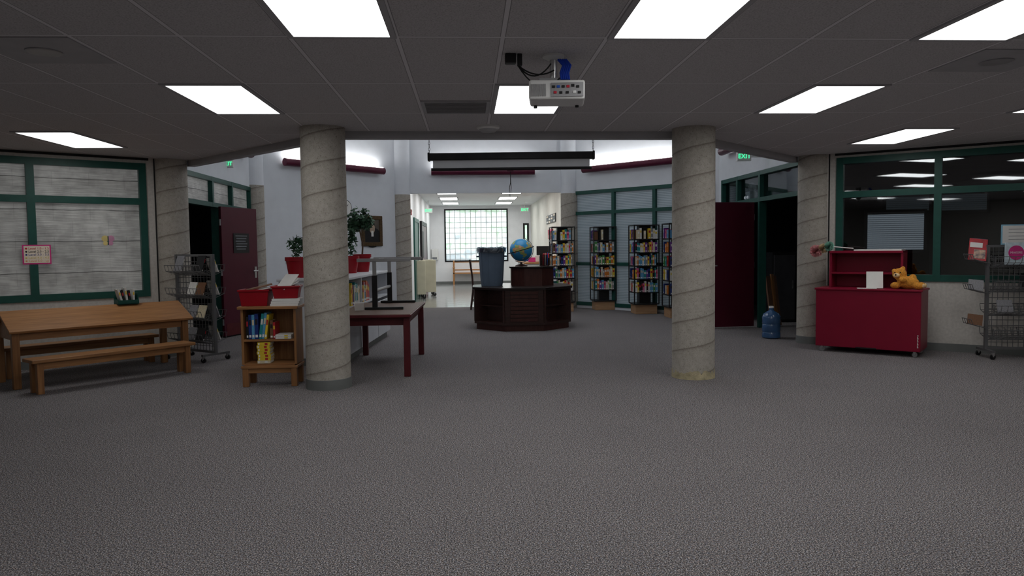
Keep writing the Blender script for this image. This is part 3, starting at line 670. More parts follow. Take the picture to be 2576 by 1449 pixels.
rack(RR, rzr, 'grey wire book rack on casters at the right edge of the photo', ends=True)
MM = Matrix.Rotation(rzr, 3, 'Z')
def erot(y=.18, x=-.25, z=-.25): return (MM @ Matrix.Rotation(y, 3, 'Y') @ Matrix.Rotation(x, 3, 'X') @ Matrix.Rotation(z, 3, 'Z')).to_euler()
t = thing('magazine', 'red, white and blue magazine leaning in top end tray of right wire rack', 'magazine', RR+MM @ Vector((-.49, -.02, 1.175))); t.rotation_euler = erot()
MB().box((0, 0, .135), (.19, .008, .27)).done('cover', mat('magazine_red', (.40, .02, .03), .35, var=.3, scale=18), t)
MB().box((-.02, -.005, .19), (.13, .002, .06)).done('title_band', 'paper', t); MB().box((.02, -.005, .08), (.12, .002, .11)).done('cover_photo', mat('magazine_photo', (.08, .18, .45), .35, var=.8, scale=22, col2=(.75, .5, .35)), t)
for z, cn, hh, dx_, lab in ((1.175, 'sky blue', .27, .05, 'blue magazine behind the red one in right wire rack'), (.815, 'grey', .13, 0, 'grey booklet in middle end tray of right wire rack'), (.395, 'brown', .13, 0, 'brown booklet in bottom end tray of right wire rack')):
    o = book(cn, RR+MM @ Vector((-.36-.13+dx_, dx_*1.2, z)), (.008, .16, hh), lab, 'magazines in the right wire rack'); o.rotation_euler = erot(z=PI/2-.25)
for lv, i, x, cn in ((1, 0, -.2, 'grey'), (2, 1, .05, 'black'), (3, 2, .24, 'white')):
    rbook(RR, rzr, x, -.115, .262+lv*.29, cn, '%s thin book in the front %s basket of right wire rack' % (cn, lvn[lv]), 'magazines in the right wire rack', size=(.012, .17, .16 if lv < 3 else .24))
pp = RR+MM @ Vector((-.12, -.12, 1.125)); t = thing('activity_book', 'pale blue picture book with pink disc and lettering on right wire rack', 'book', pp, rzr)
MB().box((0, 0, .13), (.22, .012, .26)).done('cover', mat('pale_cover', (.55, .66, .72), .6, scale=14, var=.25), t); bd = MB().lathe([(.085, 0), (.085, .003)], 28).done('disc', 'pink', t, loc=(.01, -.0065, .14)); bd.rotation_euler.x = PI/2
text('MAKERS', .036, 'white', t, (.01, -.0105, .14))
pp = RR+MM @ Vector((-.04, -.0, 1.36)); t = thing('notice', 'white notice in a blue frame standing on top of right wire rack', 'sign', pp, rzr)
MB().bx(-.18, .3, -.004, .004, 0, .24).done('frame', mat('light_blue_frame', (.25, .5, .66), .6), t); MB().bx(-.165, .285, -.006, -.004, .015, .225).done('paper', 'paper', t)
for i in range(4): MB().bx(-.1, .22, -.0075, -.006, .18-i*.04, .185-i*.04).done('rule', 'dim', t)
# ---------------------------------------------------------------- small oak bookcase
p = onz(614, 974); q = onz(746, 971); w = W((p.x, p.y), (q.x, q.y)); wd = w.L; bcw = w
def BP(x, y, z): return bcw.w(x, y, z)
t = thing('small_bookcase', 'small open oak bookcase holding red bins beside the banded column', 'bookcase', BP(wd/2, .15, 0), w.a); h = wd/2
MB().bx(-h-.04, h+.04, -.18, .16, .80, .83).done('top', 'oakx', t, bevel=.006)
for sg in (-1, 1): MB().bx(sg*h-.012, sg*h+.012, -.15, .15, .23, .80).done('side_panel', 'oakz', t)
MB().bx(-h, h, .14, .15, .23, .80).done('back_panel', 'oakz', t)
for z in (.49, .24): MB().bx(-h+.012, h-.012, -.145, .14, z-.022, z).done('shelf', 'oakx', t)
MB().bx(-h-.02, h+.02, -.165, .155, .19, .218).bx(-h+.03, h-.03, -.145, -.125, .14, .19).done('base_rail', 'oakx', t, bevel=.004)
for sg in (-1, 1):
    for y in (-.13, .12): MB().bx(sg*(h-.02)-.03, sg*(h-.02)+.03, y-.03, y+.03, 0, .19).done('leg', 'oakz', t, bevel=.004)
x = .035
for i, (cn, th, hh) in enumerate([('black', .022, .23), ('navy blue', .03, .25), ('sky blue', .028, .25), ('navy blue', .035, .26), ('teal', .028, .26), ('sky blue', .025, .27), ('yellow', .022, .25), ('brown', .03, .19), ('red', .02, .17)]):
    ln = .13 if 3 < i < 7 else 0.0
    book(cn, BP(x+th/2, .11, .492+(.002 if ln else 0)), (th, .18, hh), '%s book, %s from left on the upper shelf of small oak bookcase' % (cn, ORD[i]), 'books in the small oak bookcase', bcw.a, lean=ln); x += th+.002
    if i == 6: x += .035
for i in range(2):
    book('white', BP(wd-.20, .10, .502+.022*i), (.02, .2, .16), 'white book lying flat, %s of the pair on upper shelf of oak bookcase' % ['lower', 'upper'][i], 'books in the small oak bookcase', bcw.a, flat=True)
for i in range(7):
    cn = 'yellow' if i > 0 else 'cream'
    book(cn, BP(.145+random.uniform(-.006, .006), .08, .241+.0155+.031*i), (.03, .16, .13), '%s booklet, %s from bottom of the stack in oak bookcase' % (cn, ORD[i]), 'yellow stack in the oak bookcase', bcw.a, flat=True)
# bins
def tray(name, c, rz, wx_, wy, hh, label, m='redplastic', cat='bin', tp=.86):
    mb = MB(); b = mb.b
    def ring(sx, sy, z): return [b.verts.new((x*sx/2, y*sy/2, z)) for x, y in ((-1, -1), (1, -1), (1, 1), (-1, 1))]
    R_ = [ring(wx_*tp, wy*tp, 0), ring(wx_, wy, hh-.02), ring(wx_+.02, wy+.02, hh-.02), ring(wx_+.02, wy+.02, hh), ring(wx_-.012, wy-.012, hh), ring(wx_*tp-.012, wy*tp-.012, .006)]
    b.faces.new(R_[0][::-1]); b.faces.new(R_[-1])
    for A, B in zip(R_, R_[1:]):
        for k in range(4): b.faces.new((A[k], A[(k+1) % 4], B[(k+1) % 4], B[k]))
    return tag(mb.done(name, m, loc=c, rz=rz, bevel=.004), label, cat)
tray('storage_bin', BP(.12, .13, .83), bcw.a, .30, .24, .17, 'red plastic bin of brown folders on the left of small oak bookcase')
for i in range(3):
    o = tag(MB().bx(-.13, .13, -.09, .09, 0, .012).done('folder', 'brown' if i != 1 else 'paper', loc=BP(.13+.01*i, .13, .955+.03*i), rz=bcw.a+.15*i), ['brown folder lowest in the left red bin', 'white paper bundle between the folders in the left red bin', 'brown folder uppermost in the left red bin'][i], 'folder'); o.rotation_euler.y = -.22
for i in range(3):
    tag(MB().bx(-.14, .14, -.11, .11, 0, .024).done('paper_stack', 'paper', loc=BP(wd-.10+.006*i, .10, .83+.025*i), rz=bcw.a+.03*i), 'ream of white paper under the right red bin, %s from bottom' % ORD[i], 'paper', 'paper stack on the oak bookcase')
tray('storage_bin', BP(wd-.10, .13, .905), bcw.a+.1, .27, .24, .13, 'red plastic bin of white papers on a paper stack atop oak bookcase')
for i in range(4):
    o = tag(MB().bx(-.11, .11, -.08, .08, 0, .006).done('paper_sheet', 'paper', loc=BP(wd-.09, .13, 1.0+.025*i), rz=bcw.a+.4*i), 'loose white paper sheet, %s from bottom in the right red bin' % ORD[i], 'paper', 'papers in the right red bin'); o.rotation_euler.y = -.3-.12*i
# ---------------------------------------------------------------- low white bookcase with plants
g0 = onz(884, 905); g1 = onz(975, 846); w = W((g0.x, g0.y-.45), (g1.x+.02, g1.y+.1)); lwc = w; LL = w.L; HC = 1.05; DP = .78
t = thing('low_bookcase', 'long white low bookcase with plants on top, behind the banded column', 'bookcase', w.P, w.a)
MB().bx(-.02, LL+.02, -.02, DP+.02, HC-.03, HC).done('top', 'whitelam', t, bevel=.004)
MB().bx(0, LL, .04, DP-.04, 0, .09).done('toe_kick', 'base', t)
MB().bx(0, LL, .30, .34, .09, HC-.03).bx(0, LL, .34, DP, .09, HC-.03).done('carcass', 'whitelam', t)
for z in (.09, .40, .66): MB().bx(0, LL, 0, .30, z, z+.022).done('shelf', 'whitelam', t)
for i in range(4): MB().bx(i*(LL-.022)/3, i*(LL-.022)/3+.022, 0, .30, .112, HC-.03).done('divider', 'whitelam', t)
for i in range(3): MB().bx(i*LL/3+.025, (i+1)*LL/3-.005, -.018, -.001, .10, .62).done('cabinet_door', 'whitelam', t, bevel=.003)
k = 0; x = .10
while x < LL-.1 and k < 40:
    th = random.uniform(.03, .055); fr = min(abs(x+th/2-i*(LL-.022)/3-.011) for i in range(4))
    if fr < .045: x += .02; continue
    hh = random.uniform(.22, .29); cn = random.choice(['cream', 'white', 'orange', 'red', 'navy blue', 'teal', 'brown', 'cream', 'yellow', 'black', 'white'])
    gap = x > LL*.62
    if x > .45 and not (gap and random.random() < .3):
        k += 1
        if k <= len(ORD): book(cn, w.w(x+th/2, .12, .682), (th, .2, hh), '%s book, %s from near end on the low white bookcase' % (cn, ORD[k-1]), 'books in the low white bookcase', w.a)
    x += th+.003
def pot(name, c, r, hh, label):
    t = thing(name, label, 'potted plant', c)
    MB().lathe([(r*.72, 0), (r*.95, hh*.82), (r*1.04, hh*.82), (r*1.04, hh), (r*.93, hh), (r*.88, hh*.85)], 28).done('pot', 'redplastic', t, smooth=True)
    MB().lathe([(r*.87, hh*.85), (r*.8, hh*.87)], 20).done('soil', 'soil', t); return t
def leaves(t, pts, n, size):
    m = MB()
    for i in range(n):
        c, R_ = random.choice(pts); d = Vector((random.gauss(0, 1), random.gauss(0, 1), random.gauss(0, 1))).normalized()
        p = Vector(c)+d*R_*random.uniform(.45, 1); u = Vector((random.gauss(0, 1), random.gauss(0, 1), random.gauss(0, .6))).normalized(); v = u.cross(d).normalized(); s = size*random.uniform(.6, 1.2)
        m.face([p-u*s, p-u*s*.1+v*s*.5+d*s*.1, p+u*s, p-u*s*.1-v*s*.5])
    m.done('foliage', 'leaf', t)
def pxs(px, off, z=HC):
    q = onpl(px, 650, lwc.P+lwc.n*off, lwc.n); return lwc.w((q-lwc.P).dot(lwc.u), off, z)
pA = pxs(911, .30); t = pot('topiary_tree', pA, .135, .27, 'ball-headed topiary tree in a red pot beside the portrait wall')
MB().tube([(0, 0, .22), (.015, 0, .42), (-.02, 0, .6), (-.04, 0, .75)], [.014, .012, .012, .01], 8).done('trunk', 'bark', t, smooth=True)
leaves(t, [((-.04, 0, .82), .19), ((-.1, 0, .72), .12), ((.06, 0, .76), .14)], 520, .042)
pB = pxs(880, .36); t = pot('potted_ivy', pB, .13, .25, 'bushy green ivy in a red pot, half hidden by the banded column')
leaves(t, [((0, 0, .36), .12), ((.05, 0, .5), .08), ((-.05, 0, .46), .10), ((.04, -.02, .60), .06)], 240, .036)
MB().tube([(0, 0, .2), (.02, 0, .4), (.04, 0, .58)], .006, 6).done('stem', 'leaf', t)
q = onpl(748, 690, Vector((0, 9.35, 0)), Vector((0, 1, 0))); pC = Vector((max(q.x, lwc.w(0, DP-.12, 0).x), 9.35, HC))
t = pot('potted_plant', pC, .14, .26, 'leafy plant in a red pot left of the banded column')
leaves(t, [((0, 0, .34), .10), ((.03, 0, .47), .06), ((-.05, 0, .41), .08), ((.08, 0, .40), .05)], 170, .034)
for i in range(5): MB().tube([(0, 0, .2), (.03*(i-2), .01, .42), (.045*(i-2), .02, .50+.02*(i % 3))], .004, 5).done('stem', 'leaf', t)
# wall things on W23
x0, z1 = W23.at(909, 542, -.03); x1, z0 = W23.at(963, 619, -.03)
t = thing('framed_portrait', 'framed dark portrait of a seated person in a suit on pale wall', 'picture', W23.w((x0+x1)/2, -.04, (z0+z1)/2), W23.a); a = (x1-x0)/2; b = (z1-z0)/2
m = MB(); f = .085; m.bx(-a, a, 0, .035, b-f, b).bx(-a, a, 0, .035, -b, -b+f).bx(-a, -a+f, 0, .035, -b+f, b-f).bx(a-f, a, 0, .035, -b+f, b-f); m.done('frame', mat('bronze_frame', (.09, .055, .025), .4, .3, var=.3, scale=30), t, bevel=.01)
cv = MB().bx(-a+f, a-f, .015, .03, -b+f, b-f).done('canvas', 'portrait', t)
MB().ball((0, .013, -b*.42), .26, 16, (1, .02, .85)).done('painted_suit', 'suit', cv); MB().ball((0, .009, b*.17), .095, 16, (.8, .04, 1.15)).done('painted_face', 'skin', cv); MB().ball((.0, .010, b*.17+.07), .085, 14, (.9, .03, .6)).done('painted_hair', 'suit', cv)
MB().bx(-.03, .03, .004, .006, -.12, .0).done('painted_shirt', 'paper', cv)
x, z = W23.at(868, 523, -.03); t = thing('wall_clock', 'round black-rimmed wall clock half hidden by the banded column', 'clock', W23.w(x, -.02, z), W23.a)
for nm, r, mm, y in (('rim', .17, 'black', 0), ('dial', .155, 'white', -.006)):
    o = MB().lathe([(r, -.02), (r, .02)], 32).done(nm, mm, t, loc=(0, y, 0)); o.rotation_euler.x = PI/2
MB().box((.03, -.028, .03), (.01, .004, .11), Matrix.Rotation(.8, 3, 'Y')).box((0, -.028, -.04), (.012, .004, .09)).done('hand', 'black', t)
x, z = W23.at(727, 656, -.01); t = thing('light_switch', 'white double light switch on pale wall left of banded column', 'switch', W23.w(x, -.006, z), W23.a)
MB().bx(-.07, .07, -.006, .006, -.06, .06).done('plate', 'white', t); MB().bx(-.035, -.02, -.014, -.006, -.015, .015).bx(.02, .035, -.014, -.006, -.015, .015).done('toggle', 'cream', t)
# ---------------------------------------------------------------- maroon-legged table with steel base on it
TZ = .69
n0 = onz(1034, 946); n1 = onz(1067, 891); ax = Vector((n1.x-n0.x, n1.y-n0.y, 0)); tl = ax.length
w = W((n0.x, n0.y), (n1.x, n1.y)); TT = w; twd = .80
t = thing('work_table', 'brown-topped table with dark maroon legs behind the banded column', 'table', w.w(tl/2, twd/2, 0), w.a); hx = tl/2; hy_ = twd/2
MB().bx(-hx-.08, hx+.08, -hy_-.02, hy_+.02, TZ-.035, TZ-.004).done('edge_band', 'maroon_leg', t, bevel=.006)
MB().bx(-hx-.07, hx+.07, -hy_-.01, hy_+.01, TZ-.006, TZ).done('tabletop', 'brownlam', t)
m = MB(); m.bx(-hx+.03, hx-.03, -hy_+.04, -hy_+.06, TZ-.13, TZ-.035).bx(-hx+.03, hx-.03, hy_-.06, hy_-.04, TZ-.13, TZ-.035).bx(-hx+.03, -hx+.05, -hy_+.06, hy_-.06, TZ-.13, TZ-.035).bx(hx-.05, hx-.03, -hy_+.06, hy_-.06, TZ-.13, TZ-.035); m.done('apron', 'maroon_leg', t)
for sx in (-1, 1):
    for sy in (-1, 1): MB().bx(sx*hx-.035, sx*hx+.035, sy*(hy_-.035)-.035, sy*(hy_-.035)+.035, 0, TZ-.035).done('leg', 'maroon_leg', t, bevel=.005)
fa_ = onz(944, 779, TZ); fb_ = onz(988, 757, TZ)
t = thing('table_base', 'steel two-post adjustable table base standing on the brown-topped table', 'table base', fa_, 0); d = fb_-fa_
for x, y in ((0, 0), (d.x, d.y*.75)):
    MB().bx(x-.12, x+.33, y-.03, y+.03, 0, .03).done('foot', 'blackmetal', t, bevel=.006)
    MB().bx(x-.03, x+.03, y-.02, y+.02, .03, .40).done('lower_post', 'blackmetal', t); MB().bx(x-.022, x+.022, y-.014, y+.014, .40, .56).done('upper_post', 'greymetal', t)
    MB().bx(x-.20, x+.42, y-.025, y+.025, .56, .60).done('top_bar', 'greymetal', t, bevel=.004)
MB().tube([(.0, 0, .22), (d.x, d.y*.75, .22)], .02, 10).done('cross_rail', 'greymetal', t)
MB().bx(-.05, .0, 0, d.y*.75, .57, .59).done('side_rail', 'greymetal', t)
p = TT.w(.42, .62, TZ); tag(MB().box((0, 0, .05), (.10, .004, .10), Matrix.Rotation(.5, 3, 'X')).box((0, .05, .05), (.10, .004, .10), Matrix.Rotation(-.5, 3, 'X')).done('tent_card', 'paper', loc=p, rz=.3), 'folded white card standing on the brown-topped table', 'card')
# ---------------------------------------------------------------- octagonal desk
fp = onz(1316, 834); dc = fp+Vector((.04, .84, 0)); DT = thing('display_desk', 'dark cherry octagonal desk with open shelves and raised top', 'desk', dc, math.radians(-1))
def octo(R_, off=(0, 0)): return [(off[0]+R_*math.cos(PI/8+k*PI/4), off[1]+R_*math.sin(PI/8+k*PI/4)) for k in range(8)]
MB().prism(octo(.86), 0, .10).done('plinth', 'cherryr', DT); MB().prism(octo(.90), .10, .14).done('bottom_slab', 'cherry', DT)
MB().prism(octo(.93), .685, .725).done('counter', 'cherrytop', DT, bevel=.006); MB().prism(octo(.66), .14, .685).done('core', 'cherry', DT)
for k in range(8):
    a = PI/8+k*PI/4; MB().box((.76*math.cos(a), .76*math.sin(a), .4125), (.28, .035, .545), Matrix.Rotation(a, 3, 'Z')).done('divider', 'cherry', DT)
for k in range(8):
    a = k*PI/4
    if k in (6,): continue
    P4 = [(.6*math.cos(a-.37), .6*math.sin(a-.37)), (.82*math.cos(a-.36), .82*math.sin(a-.36)), (.82*math.cos(a+.36), .82*math.sin(a+.36)), (.6*math.cos(a+.37), .6*math.sin(a+.37))]
    MB().prism(P4, .40, .42).done('shelf', 'cherry', DT)
fpn = MB().bx(-.32, .32, -.83, -.80, .14, .685).done('front_panel', 'cherry', DT)
m = MB()
for i in range(8): m.bx(-.23, .23, -.848, -.83, .165+i*.064, .165+i*.064+.05)
m.done('slat_panel', 'cherryr', fpn, bevel=.003)
MB().prism(octo(.40, (.19, .05)), .725, 1.03).done('raised_drum', 'cherryr', DT); MB().prism(octo(.43, (.19, .05)), 1.03, 1.06).done('raised_top', 'cherrytop', DT, bevel=.005)
# bin on desk
t = thing('trash_can', 'slate blue trash can with clear liner standing on the octagonal desk', 'trash can', dc+Vector((-.52, -.02, .725)))
bdy = MB().lathe([(.185, 0), (.19, .03), (.225, .60), (.245, .60), (.25, .66), (.225, .66), (.21, .60), (.18, .03)], 40).done('body', 'binblue', t, smooth=True)
for k in range(10):
    a = k*2*PI/10; MB().tube([(.19*math.cos(a), .19*math.sin(a), .04), (.224*math.cos(a), .224*math.sin(a), .58)], .007, 6).done('rib', 'binblue', bdy)
for sg in (-1, 1): MB().bx(sg*.245-.02, sg*.245+.02, -.06, .06, .50, .53).done('handle', 'binblue', t, bevel=.006)
random.seed(5); MB().lathe([(.252, .58), (.258, .62), (.256, .67), (.235, .685), (.2, .65)], 40, wob=.008).done('liner', 'bag', t)
# globe
t = thing('globe', 'blue world globe on a stand atop the octagonal desk', 'globe', dc+Vector((.0, -.02, 1.06)))
MB().lathe([(.11, 0), (.11, .012), (.07, .03), (.02, .045), (.015, .07)], 28).done('base', 'cherryr', t, smooth=True)
MB().ball((0, 0, .285), .200, 36).done('ball', 'globe', t, smooth=True)
Rg = Matrix.Rotation(.4, 3, 'Y')
MB().tube([Vector((0, 0, .285))+Rg @ Vector((.214*math.sin(q), 0, -.214*math.cos(q))) for q in [i*PI/24 for i in range(-1, 26)]], .006, 8).done('meridian', 'greymetal', t, smooth=True)
MB().tube([Vector((0, 0, .285))+Vector((.222*math.cos(q), .222*math.sin(q), .0+.06*math.cos(q))) for q in [i*2*PI/40 for i in range(40)]], .007, 8, True).done('horizon_ring', 'black', t, smooth=True)
# organizer, cup
t = thing('desk_organizer', 'dark desk organizer beside the globe on the raised top', 'organizer', dc+Vector((.42, .03, 1.06)))
MB().bx(-.09, .08, -.06, .06, 0, .01).bx(-.09, -.08, -.06, .06, .01, .17).bx(.07, .08, -.06, .06, .01, .14).bx(-.08, .07, .05, .06, .01, .2).bx(-.01, 0, -.06, .05, .01, .15).done('tray_body', 'cherry', t)
for i in range(4): MB().tube([(-.06+.035*i, 0, .012), (-.065+.04*i, .01, .21+.01*i)], .006, 6).done('pen', ['black', 'redport', 'cream', 'blueport'][i], t)
# chair
cp = onz(1188, 778); t = thing('wooden_chair', 'dark wooden high-backed chair behind the left of octagonal desk', 'chair', cp+Vector((.22, .05, 0)), 0)
for y in (-.2, .2):
    MB().tube([(-.25, y, 0), (-.19, y, .44), (-.21, y, .75), (-.26, y, 1.12)], [.02, .024, .022, .02], 8).done('rear_leg', 'cherry', t, smooth=True); MB().tube([(.2, y, 0), (.18, y, .43)], .02, 8).done('front_leg', 'cherry', t, smooth=True)
    MB().tube([(-.2, y, .2), (.19, y, .2)], .012, 8).done('stretcher', 'cherry', t)
MB().bx(-.22, .22, -.23, .23, .43, .465).done('seat', 'cherry', t, bevel=.01)
for z, hh in ((1.03, .13), (.82, .05)): MB().box((-.235 if z > 1 else -.22, 0, z), (.025, .40, hh), Matrix.Rotation(-.1, 3, 'Y')).done('back_rail', 'cherry', t, bevel=.005)
for i in range(5): MB().tube([(-.20, -.13+.065*i, .47), (-.21, -.13+.065*i, .75), (-.24, -.13+.065*i, 1.0)], .008, 6).done('spindle', 'cherry', t)
# ---------------------------------------------------------------- book towers
def tower(px, py, wt, label, short, ntop, left=True, front=True, grp=''):
    c = onz(px, py); c = Vector((c.x, c.y+wt*.42, 0)); h = wt/2
    t = thing('book_tower', label, 'book tower', c)
    MB().bx(-h*.86, h*.86, -h*.86, h*.86, 0, .19).done('base', 'ply', t, bevel=.004)
    MB().bx(-h*.45, h*.45, -h*.45, h*.45, .19, 1.80).done('core', 'blackmetal', t)
    lv = [.215, .45, .72, .99, 1.26, 1.53, 1.82]
    for z in lv: MB().bx(-h, h, -h, h, z-.022, z).done('shelf', 'blackmetal', t, bevel=.003)
    for (sx, sy) in ((-1, -1), (1, -1), (1, 1), (-1, 1)): MB().bx(sx*h*.97-.01, sx*h*.97+.01, sy*h*.97-.01, sy*h*.97+.01, .215, 1.82).done('post', 'blackmetal', t)
    nm = ['lowest', 'second', 'third', 'fourth', 'topmost']
    for li, z in enumerate(lv[1:6]):
        if front:
            x = -h+.03; i = 0
            while x < h-.06 and i < 12:
                th = random.uniform(.022, .05); hh = random.uniform(.165, .23); cn = random.choice(CN+['white', 'cream', 'sky blue', 'yellow', 'orange'])
                if x+th > h-.02: break
                if not (li == 4 and random.random() < ntop):
                    book(cn, c+Vector((x+th/2, -h+.065, z+.001)), (th, .12, hh), '%s book, %s from left on %s book shelf of %s' % (cn, ORD[i], nm[li], short), grp); 
                i += 1; x += th+.003
        if left:
            for i, y in enumerate((-.10, .02, .14)):
                cn = random.choice(CN); book(cn, c+Vector((-h+.07, y+.03, z+.001)), (random.uniform(.03, .06), .11, random.uniform(.16, .21)), '%s book, %s on left side of %s shelf of %s' % (cn, ORD[i], nm[li], short), grp, rz=-PI/2)
tower(1418, 784, .50, 'black book tower nearest the corridor opening, right of octagonal desk', 'corridor-side tower', .2, grp='books on the corridor-side tower')
tower(1522, 780, .50, 'black book tower, second from the corridor opening, before the blinds', 'second tower', .75, grp='books on the second tower')
tower(1626, 790, .52, 'black book tower, third from the corridor opening, before the blinds', 'third tower', .3, grp='books on the third tower')
tower(1715, 800, .52, 'black book tower half hidden behind the glue-marked column', 'half-hidden tower', .2, grp='books on the half-hidden tower')
# ---------------------------------------------------------------- water jug
p = onz(1949, 853); t = thing('water_jug', 'large translucent blue water jug on the carpet beside a concrete column', 'water jug', p+Vector((0, .13, 0)))
MB().lathe([(.11, 0), (.132, .015), (.132, .08), (.126, .095), (.132, .11), (.132, .2), (.126, .215), (.132, .23), (.132, .32), (.11, .37), (.05, .405), (.034, .42), (.034, .46)], 32).done('bottle', 'blueclear', t, smooth=True)
MB().lathe([(.037, .45), (.037, .475), (.02, .48)], 20).done('cap', 'white', t, smooth=True)
# things in right doorway
t = thing('easel_board', 'brown wooden board leaning in the dark doorway behind the jug', 'board', Vector((5.18, 12.15, 0)), .5)
MB().box((0, 0, .43), (.26, .03, .85), Matrix.Rotation(-.15, 3, 'X')).done('board', 'brown', t); MB().box((0, -.03, .45), (.06, .03, .88), Matrix.Rotation(-.15, 3, 'X')).done('brace', 'oakz', t)
t = thing('dark_cabinet', 'dark low cabinet inside the unlit right doorway', 'cabinet', (5.7, 12.9, 0), 0)
MB().bx(-.3, .5, -.2, .2, 0, 1.25).done('body', 'blackmetal', t); cd = MB().bx(-.28, .1, -.22, -.2, .05, 1.2).done('cabinet_door', 'dark', t); MB().bx(.05, .07, -.24, -.22, .6, .75).done('handle', 'chrome', cd)
x, z = W56.at(1884, 497, .10); t = thing('plush_bear', 'white plush bear sitting in the transom window above right doorway', 'soft toy', W56.w(x, .16, 2.18))
K['whiteplush'] = mat('white_plush', (.62, .66, .70), .95, var=.15, scale=50, bump=.6, emit=.12)  # faint glow put into the plush itself to lift it
MB().ball((0, 0, .09), .085, 14, (1, 1, 1.05)).ball((0, 0, .22), .07, 14).ball((-.02, -.05, .28), .025, 10).ball((-.02, .05, .28), .025, 10).ball((-.09, -.06, .04), .035, 10).ball((-.09, .06, .04), .035, 10).ball((-.06, -.08, .12), .032, 10).ball((-.06, .08, .12), .032, 10).done('body', 'whiteplush', t, smooth=True)
for y in (-.025, .025): MB().ball((-.063, y, .24), .008, 8).done('eye', 'black', t)
# blinds inside right dark room, their glow put into the slats
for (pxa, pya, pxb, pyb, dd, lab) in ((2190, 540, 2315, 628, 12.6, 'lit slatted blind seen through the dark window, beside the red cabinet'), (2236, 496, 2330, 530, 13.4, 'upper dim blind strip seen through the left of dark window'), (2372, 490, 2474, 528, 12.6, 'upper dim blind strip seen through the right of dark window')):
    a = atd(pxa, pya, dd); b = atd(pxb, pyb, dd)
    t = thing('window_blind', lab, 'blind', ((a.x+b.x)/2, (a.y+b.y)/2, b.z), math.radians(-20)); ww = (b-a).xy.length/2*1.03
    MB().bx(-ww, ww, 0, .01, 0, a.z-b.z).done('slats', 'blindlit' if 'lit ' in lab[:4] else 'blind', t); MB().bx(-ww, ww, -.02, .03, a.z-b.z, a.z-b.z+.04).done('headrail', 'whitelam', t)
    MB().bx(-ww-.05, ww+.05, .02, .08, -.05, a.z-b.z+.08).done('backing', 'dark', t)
# ---------------------------------------------------------------- red cabinet
p = onz(2060, 882); q = onz(2306, 900); w = W((p.x, p.y), (q.x, q.y)); RCB = w; l = w.L
t = thing('red_cabinet', 'crimson rolling cabinet with a raised shelf unit and chrome casters', 'cabinet', w.w(l/2, .26, 0), w.a); h = l/2
bd_ = MB().bx(-h-.04, h+.04, -.28, .26, .07, .80).done('body', 'red', t, bevel=.006)
MB().bx(-h-.055, h+.055, -.295, .27, .80, .825).done('top', 'red', t, bevel=.006)
MB().bx(-.12, .12, -.284, -.279, .07, .085).done('finger_notch', 'black', bd_)
m = MB(); hh = h-.06; z0, z1 = .825, 1.30
m.bx(-hh, -hh+.03, -.04, .24, z0, z1).bx(hh-.17, hh-.14, -.04, .24, z0, z1).bx(-hh, hh-.14, -.06, .25, z1-.03, z1).bx(-hh+.03, hh-.17, .22, .24, z0, z1-.03)
ht = m.done('hutch', 'red', t, bevel=.004); MB().bx(-hh+.03, hh-.17, -.03, .22, 1.0, 1.022).done('hutch_shelf', 'red', ht)
MB().bx(-hh+.3, hh-.16, -.05, .22, z1, z1+.018).done('hutch_lid', 'white', ht)
m = MB()
for i in range(9): m.bx(h+.005, h+.018-.004*(i % 2), -.2825, -.28, .12+i*.018, .131+i*.018)
m.done('stencil_marks', 'paper', bd_)
for sx in (-1, 1):
    for sy in (-.22, .2): caster(t, sx*(h-.03), sy, .03, .6, 'greymetal')
p = RCB.w(l*.56, .10, .826); o = tag(MB().box((0, .02, .108), (.19, .003, .215), Matrix.Rotation(-.28, 3, 'X')).box((-.09, -.03, .0025), (.22, .14, .003)).done('paper_sheet', 'paper', loc=p, rz=RCB.a+.25), 'white printed sheet propped on top of the crimson cabinet', 'paper')
# teddy
p = RCB.w(l*.85, .12, .826); t = thing('teddy_bear', 'orange-brown plush bear slumped on the corner of crimson cabinet', 'soft toy', p, RCB.a)
m = MB()
m.ball((.05, 0, .078), .088, 18, (1.35, .95, .88)).ball((-.055, .01, .185), .076, 18, (1.1, 1, .95)).ball((-.120, .03, .220), .030, 10).ball((-.02, .03, .252), .030, 10)
m.ball((.16, -.05, .042), .048, 12, (1.4, .8, .9)).ball((.17, .06, .045), .048, 12, (1.3, .8, .9)).ball((-.09, -.05, .045), .045, 12, (1.3, .9, .95)).ball((.0, -.075, .115), .038, 12, (1.3, 1, 1)).ball((-.03, 0, .13), .06, 12).ball((.09, .02, .14), .045, 12)
o = m.done('body', 'plush', t, smooth=True); r = o.modifiers.new('remesh', 'REMESH'); r.mode = 'VOXEL'; r.voxel_size = .010; r.use_smooth_shade = True; sm = o.modifiers.new('smooth', 'SMOOTH'); sm.iterations = 3
hd = MB().ball((-.075, -.058, .170), .034, 14, (1.1, .9, .85)).done('muzzle', 'plushlight', t, smooth=True); MB().ball((-.08, -.092, .178), .010, 10).done('nose', 'black', hd)
for x in (-.095, -.035): MB().ball((x, -.058, .205), .008, 10).done('eye', 'black', t)
for x, y in ((.218, -.055), (.225, .055)): MB().ball((x, y, .044), .03, 12, (.5, .9, .9)).done('foot_pad', 'plushlight', t, smooth=True)
